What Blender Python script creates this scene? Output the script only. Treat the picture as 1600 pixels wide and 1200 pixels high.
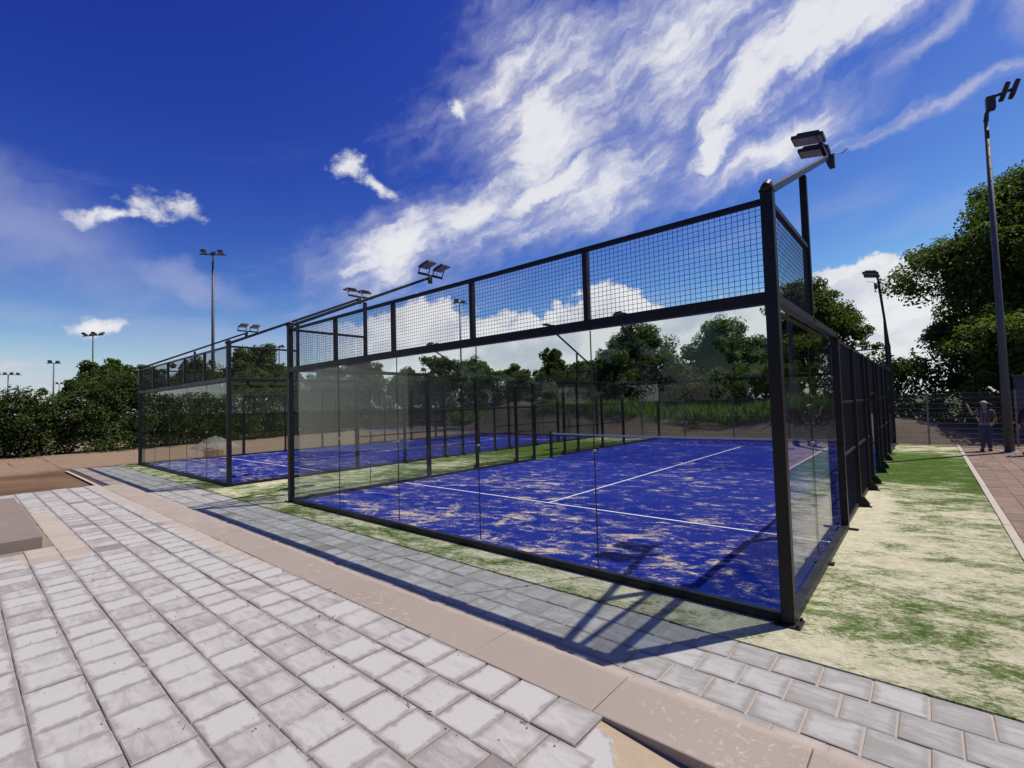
import bpy, bmesh, math, random
import numpy as np
from mathutils import Vector, Matrix
R = math.radians
random.seed(7)
for o in list(bpy.data.objects):
    bpy.data.objects.remove(o)
scene = bpy.context.scene
COL = scene.collection

# ------------------------------------------------------------------ camera
cam_d = bpy.data.cameras.new('camera')
cam = bpy.data.objects.new('camera', cam_d)
COL.objects.link(cam)
scene.camera = cam
CP = (1.1013, -5.0923, 2.0979)
YAW, PITCH, ROLL = -0.71167, 0.04262, -0.02817
fh = Vector((math.sin(YAW), math.cos(YAW), 0))
r0 = Vector((math.cos(YAW), -math.sin(YAW), 0))
fw = fh * math.cos(PITCH) + Vector((0, 0, math.sin(PITCH)))
u0 = -fh * math.sin(PITCH) + Vector((0, 0, math.cos(PITCH)))
cx = r0 * math.cos(ROLL) + u0 * math.sin(ROLL)
cy = -r0 * math.sin(ROLL) + u0 * math.cos(ROLL)
m = Matrix((cx, cy, -fw)).transposed().to_4x4()
m.translation = Vector(CP)
cam.matrix_world = m
cam_d.sensor_width = 36
cam_d.lens = 36 * 748.1 / 1600
cam_d.clip_start = 0.05
cam_d.clip_end = 3000

# ------------------------------------------------------------------ sky and sun
SUN_DIR = Vector((0.328, 0.512, 1.0)).normalized()
SUN_EL = math.asin(SUN_DIR.z)
SUN_AZ = math.atan2(SUN_DIR.x, SUN_DIR.y)
world = bpy.data.worlds.new('World')
scene.world = world
world.use_nodes = True


class NT:
    """small helper for building node trees"""
    def __init__(self, tree):
        self.t = tree
        self.n = tree.nodes
        self.l = tree.links

    def node(self, typ, ins=None, **props):
        nd = self.n.new(typ)
        for k, v in props.items():
            setattr(nd, k, v)
        for k, v in (ins or {}).items():
            self.put(nd.inputs[k], v)
        return nd

    def put(self, sock, v):
        if isinstance(v, bpy.types.NodeSocket):
            self.l.new(v, sock)
        else:
            if isinstance(v, (tuple, list)) and sock.type == 'RGBA' and len(v) == 3:
                v = (*v, 1)
            sock.default_value = v

    def m(self, op, a, b=0.0, c=None, clamp=False):
        nd = self.n.new('ShaderNodeMath')
        nd.operation = op
        nd.use_clamp = clamp
        self.put(nd.inputs[0], a)
        self.put(nd.inputs[1], b)
        if c is not None:
            self.put(nd.inputs[2], c)
        return nd.outputs[0]

    def v(self, op, a, b=(0, 0, 0)):
        nd = self.n.new('ShaderNodeVectorMath')
        nd.operation = op
        self.put(nd.inputs[0], a)
        self.put(nd.inputs[1], b)
        return nd.outputs[0]

    def xyz(self, a):
        nd = self.n.new('ShaderNodeSeparateXYZ')
        self.put(nd.inputs[0], a)
        return nd.outputs

    def comb(self, a, b, c=0.0):
        nd = self.n.new('ShaderNodeCombineXYZ')
        for i, q in enumerate((a, b, c)):
            self.put(nd.inputs[i], q)
        return nd.outputs[0]

    def noise(self, vec, scale=5, detail=4, rough=.55, dist=0.0, dims='3D'):
        nd = self.n.new('ShaderNodeTexNoise')
        nd.noise_dimensions = dims
        if vec is not None:
            self.put(nd.inputs['Vector'], vec)
        nd.inputs['Scale'].default_value = scale
        nd.inputs['Detail'].default_value = detail
        nd.inputs['Roughness'].default_value = rough
        nd.inputs['Distortion'].default_value = dist
        return nd.outputs['Fac']

    def step(self, x, lo, hi, o0=0.0, o1=1.0):
        nd = self.n.new('ShaderNodeMapRange')
        nd.interpolation_type = 'SMOOTHSTEP'
        self.put(nd.inputs['Value'], x)
        for k, q in (('From Min', lo), ('From Max', hi), ('To Min', o0), ('To Max', o1)):
            self.put(nd.inputs[k], q)
        return nd.outputs[0]

    def mix(self, f, a, b, blend='MIX'):
        nd = self.n.new('ShaderNodeMix')
        nd.data_type = 'RGBA'
        nd.blend_type = blend
        nd.clamp_factor = True
        self.put(nd.inputs[0], f)
        self.put(nd.inputs[6], a)
        self.put(nd.inputs[7], b)
        return nd.outputs[2]

    def bump(self, h, strength=.3, dist=.01):
        nd = self.n.new('ShaderNodeBump')
        nd.inputs['Strength'].default_value = strength
        nd.inputs['Distance'].default_value = dist
        self.put(nd.inputs['Height'], h)
        return nd.outputs[0]


def build_world():
    t = NT(world.node_tree)
    t.n.clear()
    S = 0.1
    sky = t.node('ShaderNodeTexSky', sky_type='NISHITA', sun_disc=False, sun_elevation=SUN_EL,
                 sun_rotation=SUN_AZ, altitude=50, air_density=1.0, dust_density=0.35, ozone_density=2.2)
    sc_ = t.node('ShaderNodeSeparateColor', {'Color': sky.outputs[0]})
    ch = [t.m('MULTIPLY', t.m('POWER', t.m('MULTIPLY', sc_.outputs[i], S), g_), k_ / S)
          for i, (g_, k_) in enumerate(((2.4, 3.3), (2.35, 2.55), (1.15, 1.19)))]
    blue = t.comb(*ch)
    d = t.node('ShaderNodeTexCoord').outputs['Generated']
    x, y, z = t.xyz(d)[:3]
    deg = 180 / math.pi
    az = t.m('MULTIPLY', t.m('ARCTAN2', x, y), deg)
    el = t.m('MULTIPLY', t.m('ARCSINE', z), deg)
    p2 = t.comb(az, el)

    def noise2(vec, scale, detail, rough):
        nd = t.node('ShaderNodeTexNoise', {'Vector': vec, 'Scale': scale, 'Detail': detail, 'Roughness': rough}, noise_dimensions='2D')
        return nd

    def maps(vec, loc, rot, scl):
        nd = t.node('ShaderNodeMapping', {'Vector': vec, 'Location': loc, 'Rotation': (0, 0, R(rot)), 'Scale': scl}, vector_type='TEXTURE')
        return nd.outputs[0]
    # domain warp shared by all clouds
    wn = noise2(p2, .16, 5, .62).outputs['Color']
    w0 = t.v('SUBTRACT', wn, (.5, .5, .5))
    big = t.v('ADD', p2, t.v('MULTIPLY', w0, (5., 5., 0)))
    sml = t.v('ADD', p2, t.v('MULTIPLY', w0, (3.2, 3.2, 0)))

    def blob(a0, e0, ra, re, rot=0.0, src=None):
        q = maps(src or big, (a0, e0, 0), rot, (ra, re, 1))
        nd = t.node('ShaderNodeVectorMath', {0: t.v('MULTIPLY', q, (1, 1, 0))}, operation='LENGTH')
        return nd.outputs['Value']

    def near(v):
        o = v[0]
        for q in v[1:]:
            o = t.m('MINIMUM', o, q)
        return t.m('SUBTRACT', 1.0, o)

    # --- streaked high cloud: a broad wispy sheet rising to the right
    wis = noise2(maps(big, (3, 7, 0), 22, (11., 4.4, 1)), 1.0, 6, .54).outputs['Fac']
    fine = noise2(maps(sml, (0, 2, 0), 24, (4.6, 1.1, 1)), 1.0, 5, .58).outputs['Fac']
    wc, fc = t.m('SUBTRACT', wis, .5), t.m('SUBTRACT', fine, .5)
    sheet = near([blob(-35, 31, 14, 11, 25), blob(-20, 35, 18, 8.0, 5), blob(-44, 21.5, 13, 5.0, 22), blob(-29, 24, 16, 4.4, 20),
                  blob(-12, 24.5, 11, 2.6, 16), blob(-53, 18.0, 12, 4.6, 28), blob(-6, 54, 42, 16, 0)])  # last blob: cloud overhead, mostly out of view, added to whiten the sky light
    dens = t.m('ADD', t.m('MULTIPLY', sheet, .85), t.m('ADD', t.m('MULTIPLY', wc, 1.35), t.m('MULTIPLY', fc, .55)))
    dens = t.step(dens, -.42, 1.08)
    core = near([blob(-45, 21.8, 7.0, 2.9, 10, sml), blob(-36, 24.5, 10, 1.9, 24, sml), blob(-13.5, 30.3, 8.5, 3.6, 32), blob(-4, 33.4, 8, 3.2, -3, sml),
                 blob(-17, 26.5, 4.0, 2.6, 50), blob(-37, 30, 5, 7, -30), blob(-8, 33, 10, 4.2, 12)])
    core = t.step(t.m('ADD', core, t.m('ADD', t.m('MULTIPLY', fc, .6), t.m('MULTIPLY', wc, .6))), -.25, .75)
    dens = t.m('MAXIMUM', dens, t.m('MULTIPLY', core, .96))
    # thin veil and low haze cloud that go on round the rest of the sky
    soft = noise2(maps(p2, (14, 0, 0), 8, (24., 6., 1)), 1.0, 5, .6).outputs['Fac']
    veil = t.m('MULTIPLY', t.step(soft, .52, .85, 0, .34), t.step(el, 30., 14.))
    lav = t.step(t.m('ADD', near([blob(-88, 16.0, 19, 6.5, -22), blob(-75, 12.6, 10, 2.8, -14)]), t.m('MULTIPLY', wc, .8)), .0, 1.0, 0, .46)
    low = t.step(t.m('ADD', el, t.m('MULTIPLY', t.m('SUBTRACT', soft, .5), 16.)), 12., 0., 0, .70)
    tr = t.step(t.m('ADD', near([blob(2, 29.5, 9, 1.5, 22), blob(9.5, 29.5, 4.5, 4, 0)]), t.m('MULTIPLY', wc, 1.4)), 0., 1., 0, .85)
    sq = t.xyz(maps(sml, (-7, 22.9, 0), 9, (1, 1, 1)))
    sk = t.m('MULTIPLY', t.step(t.m('ABSOLUTE', sq[1]), 1.0, 0.0), t.step(sq[0], -1., 3.))
    sk = t.m('MULTIPLY', sk, t.step(fine, .32, .62, .25, .8))
    thin = dens
    for q in (veil, lav, low, tr, sk):
        thin = t.m('MAXIMUM', thin, q)
    # --- cumulus
    puff = noise2(maps(p2, (5, 3, 0), 0, (2.6, 2.1, 1)), 1.0, 6, .60).outputs['Fac']
    pn = t.m('SUBTRACT', puff, .5)
    cums = near([blob(-59.2, 26.2, 2.7, 1.9, 0, sml), blob(-56.0, 24.7, 3.4, 1.1, -25, sml), blob(-46.1, 32.4, 1.5, 1.7, 60, sml),
                 blob(-76.5, 19.6, 4.4, 1.7, 6, sml), blob(-80.5, 18.4, 6.0, 1.0, 12, sml), blob(-82.1, 8.3, 2.6, 1.5, 0, sml), blob(-88, 4.5, 3., .8, 0, sml)])
    cums = t.step(t.m('ADD', cums, t.m('ADD', t.m('MULTIPLY', pn, 1.7), t.m('MULTIPLY', fc, .7))), .08, .95)
    bank_top = t.m('ADD', 9.8, t.m('MULTIPLY', pn, 6.))
    for (a0, h, wd) in ((-29.2, 4.2, 4.5), (-51.5, 2.8, 4.5), (-40, 1.2, 9), (-3, 3.4, 9)):
        g = t.m('DIVIDE', t.m('SUBTRACT', az, a0), wd)
        g = t.m('POWER', 2.718, t.m('MULTIPLY', t.m('MULTIPLY', g, g), -1.))
        bank_top = t.m('ADD', bank_top, t.m('MULTIPLY', g, h))
    bank = t.step(t.m('SUBTRACT', bank_top, el), -.25, .8)
    bank = t.m('MULTIPLY', t.m('MULTIPLY', bank, t.step(az, -66., -54.)), t.step(el, -2., 9., .8, .96))
    cum = t.m('MAXIMUM', cums, bank)
    ccol = t.mix(t.step(t.m('ADD', wis, t.m('MULTIPLY', cum, .15)), .45, .75), (5.7, 6.0, 6.9), (8.3, 8.3, 8.5))
    ccol2 = t.mix(t.step(t.m('ADD', dens, t.m('MULTIPLY', fc, .55)), .35, 1.0), (4.6, 4.9, 6.9), (8.1, 8.15, 8.5))
    c1 = t.mix(thin, blue, ccol2)
    c2 = t.mix(cum, c1, ccol)
    bg = t.node('ShaderNodeBackground', {'Color': c2, 'Strength': S})
    out = t.node('ShaderNodeOutputWorld')
    t.l.new(bg.outputs[0], out.inputs[0])
    world.cycles.sampling_method = 'NONE'


build_world()
sun_d = bpy.data.lights.new('sun', 'SUN')
sun_d.energy = 5.0
sun_d.angle = R(0.53)
sun_d.color = (1.0, 0.94, 0.84)
sun = bpy.data.objects.new('sun', sun_d)
COL.objects.link(sun)
sun.rotation_euler = (-SUN_DIR).to_track_quat('-Z', 'Y').to_euler()
sun.location = SUN_DIR * 60
scene.view_settings.view_transform = 'Standard'
scene.view_settings.look = 'None'
scene.view_settings.exposure = 0.0
scene.view_settings.gamma = 1.0
scene.view_settings.use_curve_mapping = False
scene.cycles.transparent_max_bounces = 48
scene.cycles.max_bounces = 8


# ------------------------------------------------------------------ helpers
def new_mat(name):
    mt = bpy.data.materials.new(name)
    mt.use_nodes = True
    t = NT(mt.node_tree)
    t.n.clear()
    out = t.node('ShaderNodeOutputMaterial')
    return mt, t, out


def principled(t, out, **k):
    b = t.node('ShaderNodeBsdfPrincipled')
    for key, v in k.items():
        t.put(b.inputs[key.replace('_', ' ')], v)
    t.l.new(b.outputs[0], out.inputs[0])
    return b


def tag(o, label=None, cat=None, group=None, kind=None):
    for k, v in (('label', label), ('category', cat), ('group', group), ('kind', kind)):
        if v:
            o[k] = v
    return o


def empty(name, loc=(0, 0, 0), rz=0.0):
    o = bpy.data.objects.new(name, None)
    o.empty_display_size = .2
    COL.objects.link(o)
    o.location = loc
    o.rotation_euler = (0, 0, rz)
    return o


def link(name, me, mat, parent=None, loc=None):
    o = bpy.data.objects.new(name, me)
    COL.objects.link(o)
    if mat is not None and len(me.materials) == 0:
        me.materials.append(mat)
    if parent is not None:
        o.parent = parent
    if loc is not None:
        o.location = loc
    return o


BOXF = [(0, 3, 2, 1), (4, 5, 6, 7), (0, 1, 5, 4), (1, 2, 6, 5), (2, 3, 7, 6), (3, 0, 4, 7)]


class MB:
    def __init__(self):
        self.v = []
        self.f = []

    def add(self, vs, fs):
        o = len(self.v)
        self.v += [tuple(q) for q in vs]
        self.f += [tuple(i + o for i in q) for q in fs]
        return self

    def box(self, x0, x1, y0, y1, z0, z1):
        return self.add([(x0, y0, z0), (x1, y0, z0), (x1, y1, z0), (x0, y1, z0),
                         (x0, y0, z1), (x1, y0, z1), (x1, y1, z1), (x0, y1, z1)], BOXF)

    def bar(self, a, b, w, h=None, up=(0, 0, 1)):
        h = h or w
        a, b = Vector(a), Vector(b)
        d = (b - a).normalized()
        s = d.cross(Vector(up))
        if s.length < 1e-4:
            s = d.cross(Vector((1, 0, 0)))
        s.normalize()
        n = s.cross(d).normalized()
        s, n = s * w / 2, n * h / 2
        return self.add([a - s - n, a + s - n, a + s + n, a - s + n, b - s - n, b + s - n, b + s + n, b - s + n], BOXF)

    def tube(self, pts, radii, n=8, cap=True):
        pts = [Vector(p) for p in pts]
        rings = []
        for i, p in enumerate(pts):
            d = (pts[min(i + 1, len(pts) - 1)] - pts[max(i - 1, 0)]).normalized()
            s = d.cross(Vector((0, 0, 1)))
            if s.length < 1e-3:
                s = d.cross(Vector((0, 1, 0)))
            s.normalize()
            q = s.cross(d)
            r = radii[i] if hasattr(radii, '__len__') else radii
            rings.append([p + (s * math.cos(2 * math.pi * k / n) + q * math.sin(2 * math.pi * k / n)) * r for k in range(n)])
        o = len(self.v)
        for rg in rings:
            self.v += [tuple(q) for q in rg]
        for i in range(len(rings) - 1):
            for k in range(n):
                k2 = (k + 1) % n
                self.f.append((o + i * n + k, o + i * n + k2, o + (i + 1) * n + k2, o + (i + 1) * n + k))
        if cap:
            self.f.append(tuple(o + k for k in range(n))[::-1])
            self.f.append(tuple(o + (len(rings) - 1) * n + k for k in range(n)))
        return self

    def mesh(self, name, smooth=False):
        me = bpy.data.meshes.new(name)
        me.from_pydata(self.v, [], self.f)
        me.update()
        if smooth:
            me.polygons.foreach_set('use_smooth', [True] * len(me.polygons))
        return me

    def build(self, name, mat, parent=None, bevel=0, smooth=False, loc=None):
        o = link(name, self.mesh(name, smooth), mat, parent, loc)
        if bevel:
            b = o.modifiers.new('bevel', 'BEVEL')
            b.width = bevel
            b.segments = 2
            b.limit_method = 'ANGLE'
        return o


def copy_tree(o, parent=None):
    c = o.copy()
    COL.objects.link(c)
    c.parent = parent
    for ch in list(o.children):
        copy_tree(ch, c)
    return c


# ------------------------------------------------------------------ materials
def mat_simple(name, col, rough=.5, metal=0.0, nscale=30, var=.15, bump=0.0, spec=.5):
    mt, t, out = new_mat(name)
    pos = t.node('ShaderNodeTexCoord').outputs['Object']
    n = t.noise(pos, nscale, 5, .6)
    c = t.mix(n, tuple(q * (1 - var) for q in col), tuple(min(1, q * (1 + var)) for q in col))
    k = dict(Base_Color=c, Roughness=t.step(n, .2, .8, max(rough - .08, .02), rough + .08), Metallic=metal)
    k['Specular IOR Level'] = spec
    if bump:
        k['Normal'] = t.bump(t.noise(pos, nscale * 3, 4, .6), bump, .004)
    principled(t, out, **k)
    return mt


def mat_steel():
    mt, t, out = new_mat('black_powder_coat')
    pos = t.node('ShaderNodeNewGeometry').outputs['Position']
    n = t.noise(pos, 3.0, 6, .65)
    z = t.xyz(pos)[2]
    dust = t.m('MULTIPLY', t.step(z, .5, .0), t.step(t.noise(pos, 16, 5, .7), .45, .75))
    c = t.mix(n, (.006, .006, .007), (.010, .010, .012))
    c = t.mix(t.m('MULTIPLY', dust, .10), c, (.20, .18, .15))
    principled(t, out, Base_Color=c, Roughness=t.step(n, .3, .7, .36, .50), **{'Specular IOR Level': .3, 'Normal': t.bump(t.noise(pos, 260, 2), .05, .001)})
    return mt


def mat_glass():
    mt, t, out = new_mat('clear_glass')
    g = t.node('ShaderNodeNewGeometry')
    ior = t.m('ADD', 1.27, t.m('MULTIPLY', g.outputs['Backfacing'], 1 / 1.27 - 1.27))
    fr = t.node('ShaderNodeFresnel', {'IOR': ior})
    tr = t.node('ShaderNodeBsdfTransparent', {'Color': (.885, .915, .905, 1)})
    gl = t.node('ShaderNodeBsdfGlossy', {'Color': (.95, .98, .97, 1), 'Roughness': 0.0})
    mx = t.node('ShaderNodeMixShader', {0: fr.outputs[0], 1: tr.outputs[0], 2: gl.outputs[0]})
    # dust film left by the sand
    n = t.noise(g.outputs['Position'], 1.4, 7, .7)
    df = t.node('ShaderNodeBsdfDiffuse', {'Color': (.5, .5, .46, 1)})
    m2 = t.node('ShaderNodeMixShader', {0: t.step(n, .35, .9, .0, .006), 1: mx.outputs[0], 2: df.outputs[0]})
    t.l.new(m2.outputs[0], out.inputs[0])
    return mt


def mat_turf(name, fibre_a, fibre_b, sand, kind):
    mt, t, out = new_mat(name)
    pos = t.node('ShaderNodeNewGeometry').outputs['Position']
    x, y, z = t.xyz(pos)[:3]
    c, s = math.cos(R(18)), math.sin(R(18))
    a = t.m('ADD', t.m('MULTIPLY', x, c), t.m('MULTIPLY', y, s))
    b = t.m('ADD', t.m('MULTIPLY', x, -s), t.m('MULTIPLY', y, c))
    st = t.comb(t.m('MULTIPLY', a, .6), t.m('MULTIPLY', b, 1.0), .0)
    big = t.noise(pos, .35, 4, .6)
    med = t.noise(st, 2.6 if kind == 'blue' else 1.5, 10, .72, .9)
    med2 = t.noise(t.v('ADD', st, (13., 5., 0)), 9. if kind == 'blue' else 6.0, 8, .74, .6)
    fib = t.noise(pos, 120, 4, .7)
    fib2 = t.noise(pos, 420, 2, .6)
    if kind == 'blue':
        cov = t.m('ADD', t.m('MULTIPLY', t.m('SUBTRACT', med, .5), 2.3), t.m('MULTIPLY', t.m('SUBTRACT', med2, .5), 1.3))
        cov = t.m('ADD', cov, t.m('MULTIPLY', t.m('SUBTRACT', big, .5), .8))
        cov = t.m('ADD', cov, t.step(y, 0., 12., .09, -.08))
        cov = t.m('ADD', cov, t.m('MULTIPLY', t.m('SUBTRACT', t.noise(st, 40., 5, .7), .5), .9))
        k = t.step(cov, .0, .50)
        k = t.m('MULTIPLY', k, t.step(t.m('ADD', fib, t.m('MULTIPLY', cov, .6)), .40, .70, .10, 1.0))
        k = t.m('ADD', t.m('MULTIPLY', k, .92), t.step(t.m('ADD', med, t.m('MULTIPLY', fib, .35)), .58, .95, .0, .16))
    else:
        cov = t.m('ADD', t.m('MULTIPLY', t.m('SUBTRACT', med, .5), 1.9), t.m('MULTIPLY', t.m('SUBTRACT', med2, .5), 1.25))
        cov = t.m('ADD', cov, t.m('MULTIPLY', t.m('SUBTRACT', big, .5), 1.0))
        # raked-in infill lies thickest beside the near end and thins towards the middle
        prof = t.m('ADD', t.step(y, 11.5, 5.5, -.16, .30), t.step(y, 15.5, 18., 0., .36))
        side = t.step(x, -9., -1., -.10, .04)
        cov = t.m('ADD', cov, t.m('ADD', prof, side))
        pile = t.m('MULTIPLY', t.step(x, .75, .1), t.m('MULTIPLY', t.step(y, 2.2, 4.2), t.step(y, 9., 6.5)))
        cov = t.m('ADD', cov, t.m('MULTIPLY', t.m('MULTIPLY', pile, t.m('GREATER_THAN', x, 0.)), .7))
        med3 = t.noise(st, 34., 6, .72, .3)
        cov = t.m('ADD', cov, t.m('MULTIPLY', t.m('SUBTRACT', med3, .5), 1.3))
        k = t.step(cov, -.42, .62)
        k = t.m('MULTIPLY', k, t.step(t.m('ADD', fib, t.m('MULTIPLY', cov, .7)), .34, .72, .14, 1.0))
    fc = t.mix(fib2, fibre_a, fibre_b)
    sc = t.mix(t.step(t.noise(pos, 6, 8, .75), .32, .62), tuple(q * .80 for q in sand), tuple(min(1, q * 1.12) for q in sand))
    half = tuple(.75 * a_ + .22 * s_ for a_, s_ in zip(fibre_b, sand))
    col = t.mix(t.step(k, .42, 1.0), t.mix(t.step(k, 0., .5), fc, half), sc)
    h = t.m('ADD', t.m('MULTIPLY', fib, .6), t.m('ADD', t.m('MULTIPLY', med2, 2.6), t.m('ADD', t.m('MULTIPLY', t.noise(st, 28, 6, .7, .5), 1.3), t.m('MULTIPLY', fib2, .4))))
    principled(t, out, Base_Color=col, Roughness=.9, Normal=t.bump(h, .75, .022), **{'Specular IOR Level': .05})
    return mt


def mat_paver(name, light, mid, dark, sand_zone, edge=.55):
    mt, t, out = new_mat(name)
    uv = t.node('ShaderNodeUVMap').outputs[0]
    g = t.node('ShaderNodeNewGeometry')
    pos = g.outputs['Position']
    oi = t.node('ShaderNodeObjectInfo').outputs['Random']
    wn = t.node('ShaderNodeTexWhiteNoise', {'Vector': t.comb(oi, g.outputs['Random Per Island'], .3)}, noise_dimensions='3D')
    rnd = wn.outputs['Value']
    r2 = t.xyz(wn.outputs['Color'])
    u, v, _ = t.xyz(uv)[:3]
    du = t.m('MINIMUM', u, t.m('SUBTRACT', 1., u))
    dv = t.m('MINIMUM', v, t.m('SUBTRACT', 1., v))
    ed = t.m('MINIMUM', du, dv)
    q = t.comb(t.m('ADD', t.m('MULTIPLY', u, 1.), t.m('MULTIPLY', r2[0], 30.)), t.m('ADD', v, t.m('MULTIPLY', r2[1], 30.)), 0)
    cl = t.noise(q, 1.7, 6, .62, .5)
    wipe = t.noise(t.comb(t.m('MULTIPLY', t.xyz(q)[0], .7), t.m('MULTIPLY', t.xyz(q)[1], 2.6), 4.), 1.3, 5, .6, 1.2)
    bloom = t.m('ADD', t.m('MULTIPLY', t.step(t.m('ADD', ed, t.m('MULTIPLY', t.m('SUBTRACT', cl, .5), .22)), .01, .17), t.m('ADD', edge * .35, t.m('MULTIPLY', r2[1], edge))), t.m('ADD', t.m('MULTIPLY', t.m('SUBTRACT', cl, .5), .9), t.m('MULTIPLY', t.m('SUBTRACT', wipe, .5), 1.7)))
    bloom = t.m('ADD', bloom, t.m('MULTIPLY', t.m('SUBTRACT', rnd, .45), .30))
    col = t.mix(t.step(bloom, -.20, .90), mid, light)
    col = t.mix(t.m('MULTIPLY', t.m('GREATER_THAN', r2[2], .965), .75), col, dark)
    sp = t.noise(pos, 230, 3, .6)
    gr = t.noise(pos, 38, 6, .7)
    col = t.mix(t.step(gr, .42, .28, 0, .30), col, mid)
    col = t.mix(t.step(gr, .60, .75, 0, .35), col, (.60, .585, .575))
    col = t.mix(t.step(sp, .60, .8, 0, .35), col, (.62, .60, .57))
    col = t.mix(t.step(sp, .40, .2, 0, .30), col, (.10, .09, .085))
    x, y, _z = t.xyz(pos)[:3]
    if sand_zone:
        sn = t.noise(pos, 2.2, 7, .68, .4)
        near_band = t.m('MULTIPLY', t.step(y, -3.12, -2.75), t.step(x, -2.2, -6.5))
        pad = t.m('MULTIPLY', t.step(x, -6.1, -7.6), t.m('MULTIPLY', t.step(y, -4.9, -4.4), t.step(y, -3.6, -4.1)))
        pad = t.m('MULTIPLY', pad, t.step(x, -13.2, -10.3))
        gen = t.m('MULTIPLY', t.step(t.m('SUBTRACT', .5, ed), .488, .5), .3)
        sm = t.m('MAXIMUM', t.m('MAXIMUM', near_band, pad), gen)
        sm = t.step(t.m('ADD', sm, t.m('MULTIPLY', t.m('SUBTRACT', sn, .5), 1.0)), .45, .85)
    else:
        sn = t.noise(pos, 3.2, 7, .68, .4)
        sm = t.step(t.m('ADD', t.m('MULTIPLY', t.step(y, -1.50, -1.75), .75), t.m('MULTIPLY', t.m('SUBTRACT', sn, .5), 1.2)), .35, .8)
    col = t.mix(t.m('MULTIPLY', t.m('MULTIPLY', sm, .85), t.step(gr, .25, .6, .55, 1.0)), col, (.42, .345, .275))
    hgt = t.m('ADD', t.m('MULTIPLY', t.noise(pos, 70, 6, .72), 1.4), t.m('MULTIPLY', cl, .8))
    principled(t, out, Base_Color=col, Roughness=t.step(cl, .3, .7, .62, .82), Normal=t.bump(hgt, .38, .006), **{'Specular IOR Level': .3})
    return mt


def mat_slab():
    mt, t, out = new_mat('pinkish_concrete')
    g = t.node('ShaderNodeNewGeometry')
    pos = g.outputs['Position']
    oi = t.node('ShaderNodeObjectInfo').outputs['Random']
    n = t.noise(pos, 1.3, 7, .65, .3)
    f = t.noise(pos, 140, 4, .6)
    col = t.mix(n, (.262, .212, .174), (.355, .298, .250))
    col = t.mix(t.m('MULTIPLY', t.m('SUBTRACT', oi, .5), .25), col, (.30, .25, .22))
    blot = t.m('MULTIPLY', t.step(t.noise(pos, 20, 5, .7, .6), .56, .64), t.step(t.noise(pos, 1.0, 3), .46, .60))
    col = t.mix(t.m('MULTIPLY', blot, .75), col, (.50, .42, .33))
    col = t.mix(t.step(f, .62, .8, 0, .5), col, (.62, .58, .54))
    col = t.mix(t.step(f, .36, .2, 0, .4), col, (.13, .11, .10))
    x, y, _z = t.xyz(pos)[:3]
    sm = t.step(t.m('ADD', t.m('MAXIMUM', t.step(y, -2.38, -2.27), t.step(x, -2.3, -9., 0, .8)), t.m('MULTIPLY', t.m('SUBTRACT', t.noise(pos, 4, 7, .68), .5), 1.3)), .45, 1.0)
    col = t.mix(t.m('MULTIPLY', sm, .55), col, (.43, .355, .29))
    principled(t, out, Base_Color=col, Roughness=.75, Normal=t.bump(t.noise(pos, 90, 6, .7), .4, .005), **{'Specular IOR Level': .3})
    return mt


def mat_sand(name, a, b, scale=8, fine=160, bump=.5):
    mt, t, out = new_mat(name)
    pos = t.node('ShaderNodeNewGeometry').outputs['Position']
    n = t.noise(pos, scale, 7, .65, .3)
    f = t.noise(pos, fine, 4, .65)
    col = t.mix(n, a, b)
    col = t.mix(t.step(f, .3, .7, 0, .35), col, tuple(q * .55 for q in a))
    principled(t, out, Base_Color=col, Roughness=.95, Normal=t.bump(t.m('ADD', f, t.m('MULTIPLY', n, 2.)), bump, .02), **{'Specular IOR Level': .1})
    return mt


def mat_ground():
    mt, t, out = new_mat('bare_soil')
    pos = t.node('ShaderNodeNewGeometry').outputs['Position']
    x, y, _z = t.xyz(pos)[:3]
    n = t.noise(pos, .22, 7, .62, .5)
    n2 = t.noise(pos, 2.4, 7, .7, .4)
    f = t.noise(pos, 40, 5, .7)
    col = t.mix(t.step(n, .35, .65), (.100, .058, .034), (.190, .118, .074))
    # dry sandy track behind the dug-over plot
    track = t.m('MULTIPLY', t.step(t.m('ADD', x, t.m('MULTIPLY', n2, 2.5)), -22.5, -26.), .7)
    col = t.mix(track, col, (.33, .235, .165))
    col = t.mix(t.step(n2, .52, .75, 0, .5), col, (.10, .06, .038))
    col = t.mix(t.step(f, .58, .8, 0, .5), col, (.36, .28, .20))
    far = t.step(t.v('LENGTH', pos), 55., 80.)
    nd = t.n.new('ShaderNodeVectorMath'); nd.operation = 'LENGTH'; t.l.new(pos, nd.inputs[0])
    far = t.step(nd.outputs['Value'], 45., 60.)
    col = t.mix(far, col, (.055, .085, .025))
    principled(t, out, Base_Color=col, Roughness=.95, Normal=t.bump(t.m('ADD', n2, t.m('MULTIPLY', f, .4)), .8, .08), **{'Specular IOR Level': .1})
    return mt


def mat_leaf(name, a, b, c=None, trans=.45):
    mt, t, out = new_mat(name)
    g = t.node('ShaderNodeNewGeometry')
    r = g.outputs['Random Per Island']
    n = t.noise(g.outputs['Position'], .55, 4, .6)
    col = t.mix(r, a, b)
    col = t.mix(t.step(n, .4, .7, 0, .7), col, c or b)
    df = t.node('ShaderNodeBsdfPrincipled', {'Base Color': col, 'Roughness': .62, 'Specular IOR Level': .18})
    tl = t.node('ShaderNodeBsdfTranslucent', {'Color': t.mix(1.0, col, (1.25, 1.35, .6), 'MULTIPLY')})
    mx = t.node('ShaderNodeMixShader', {0: trans, 1: df.outputs[0], 2: tl.outputs[0]})
    t.l.new(mx.outputs[0], out.inputs[0])
    return mt


def mat_bark():
    return mat_simple('bark', (.075, .055, .04), .9, 0, 6, .4, .6, .1)


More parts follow.
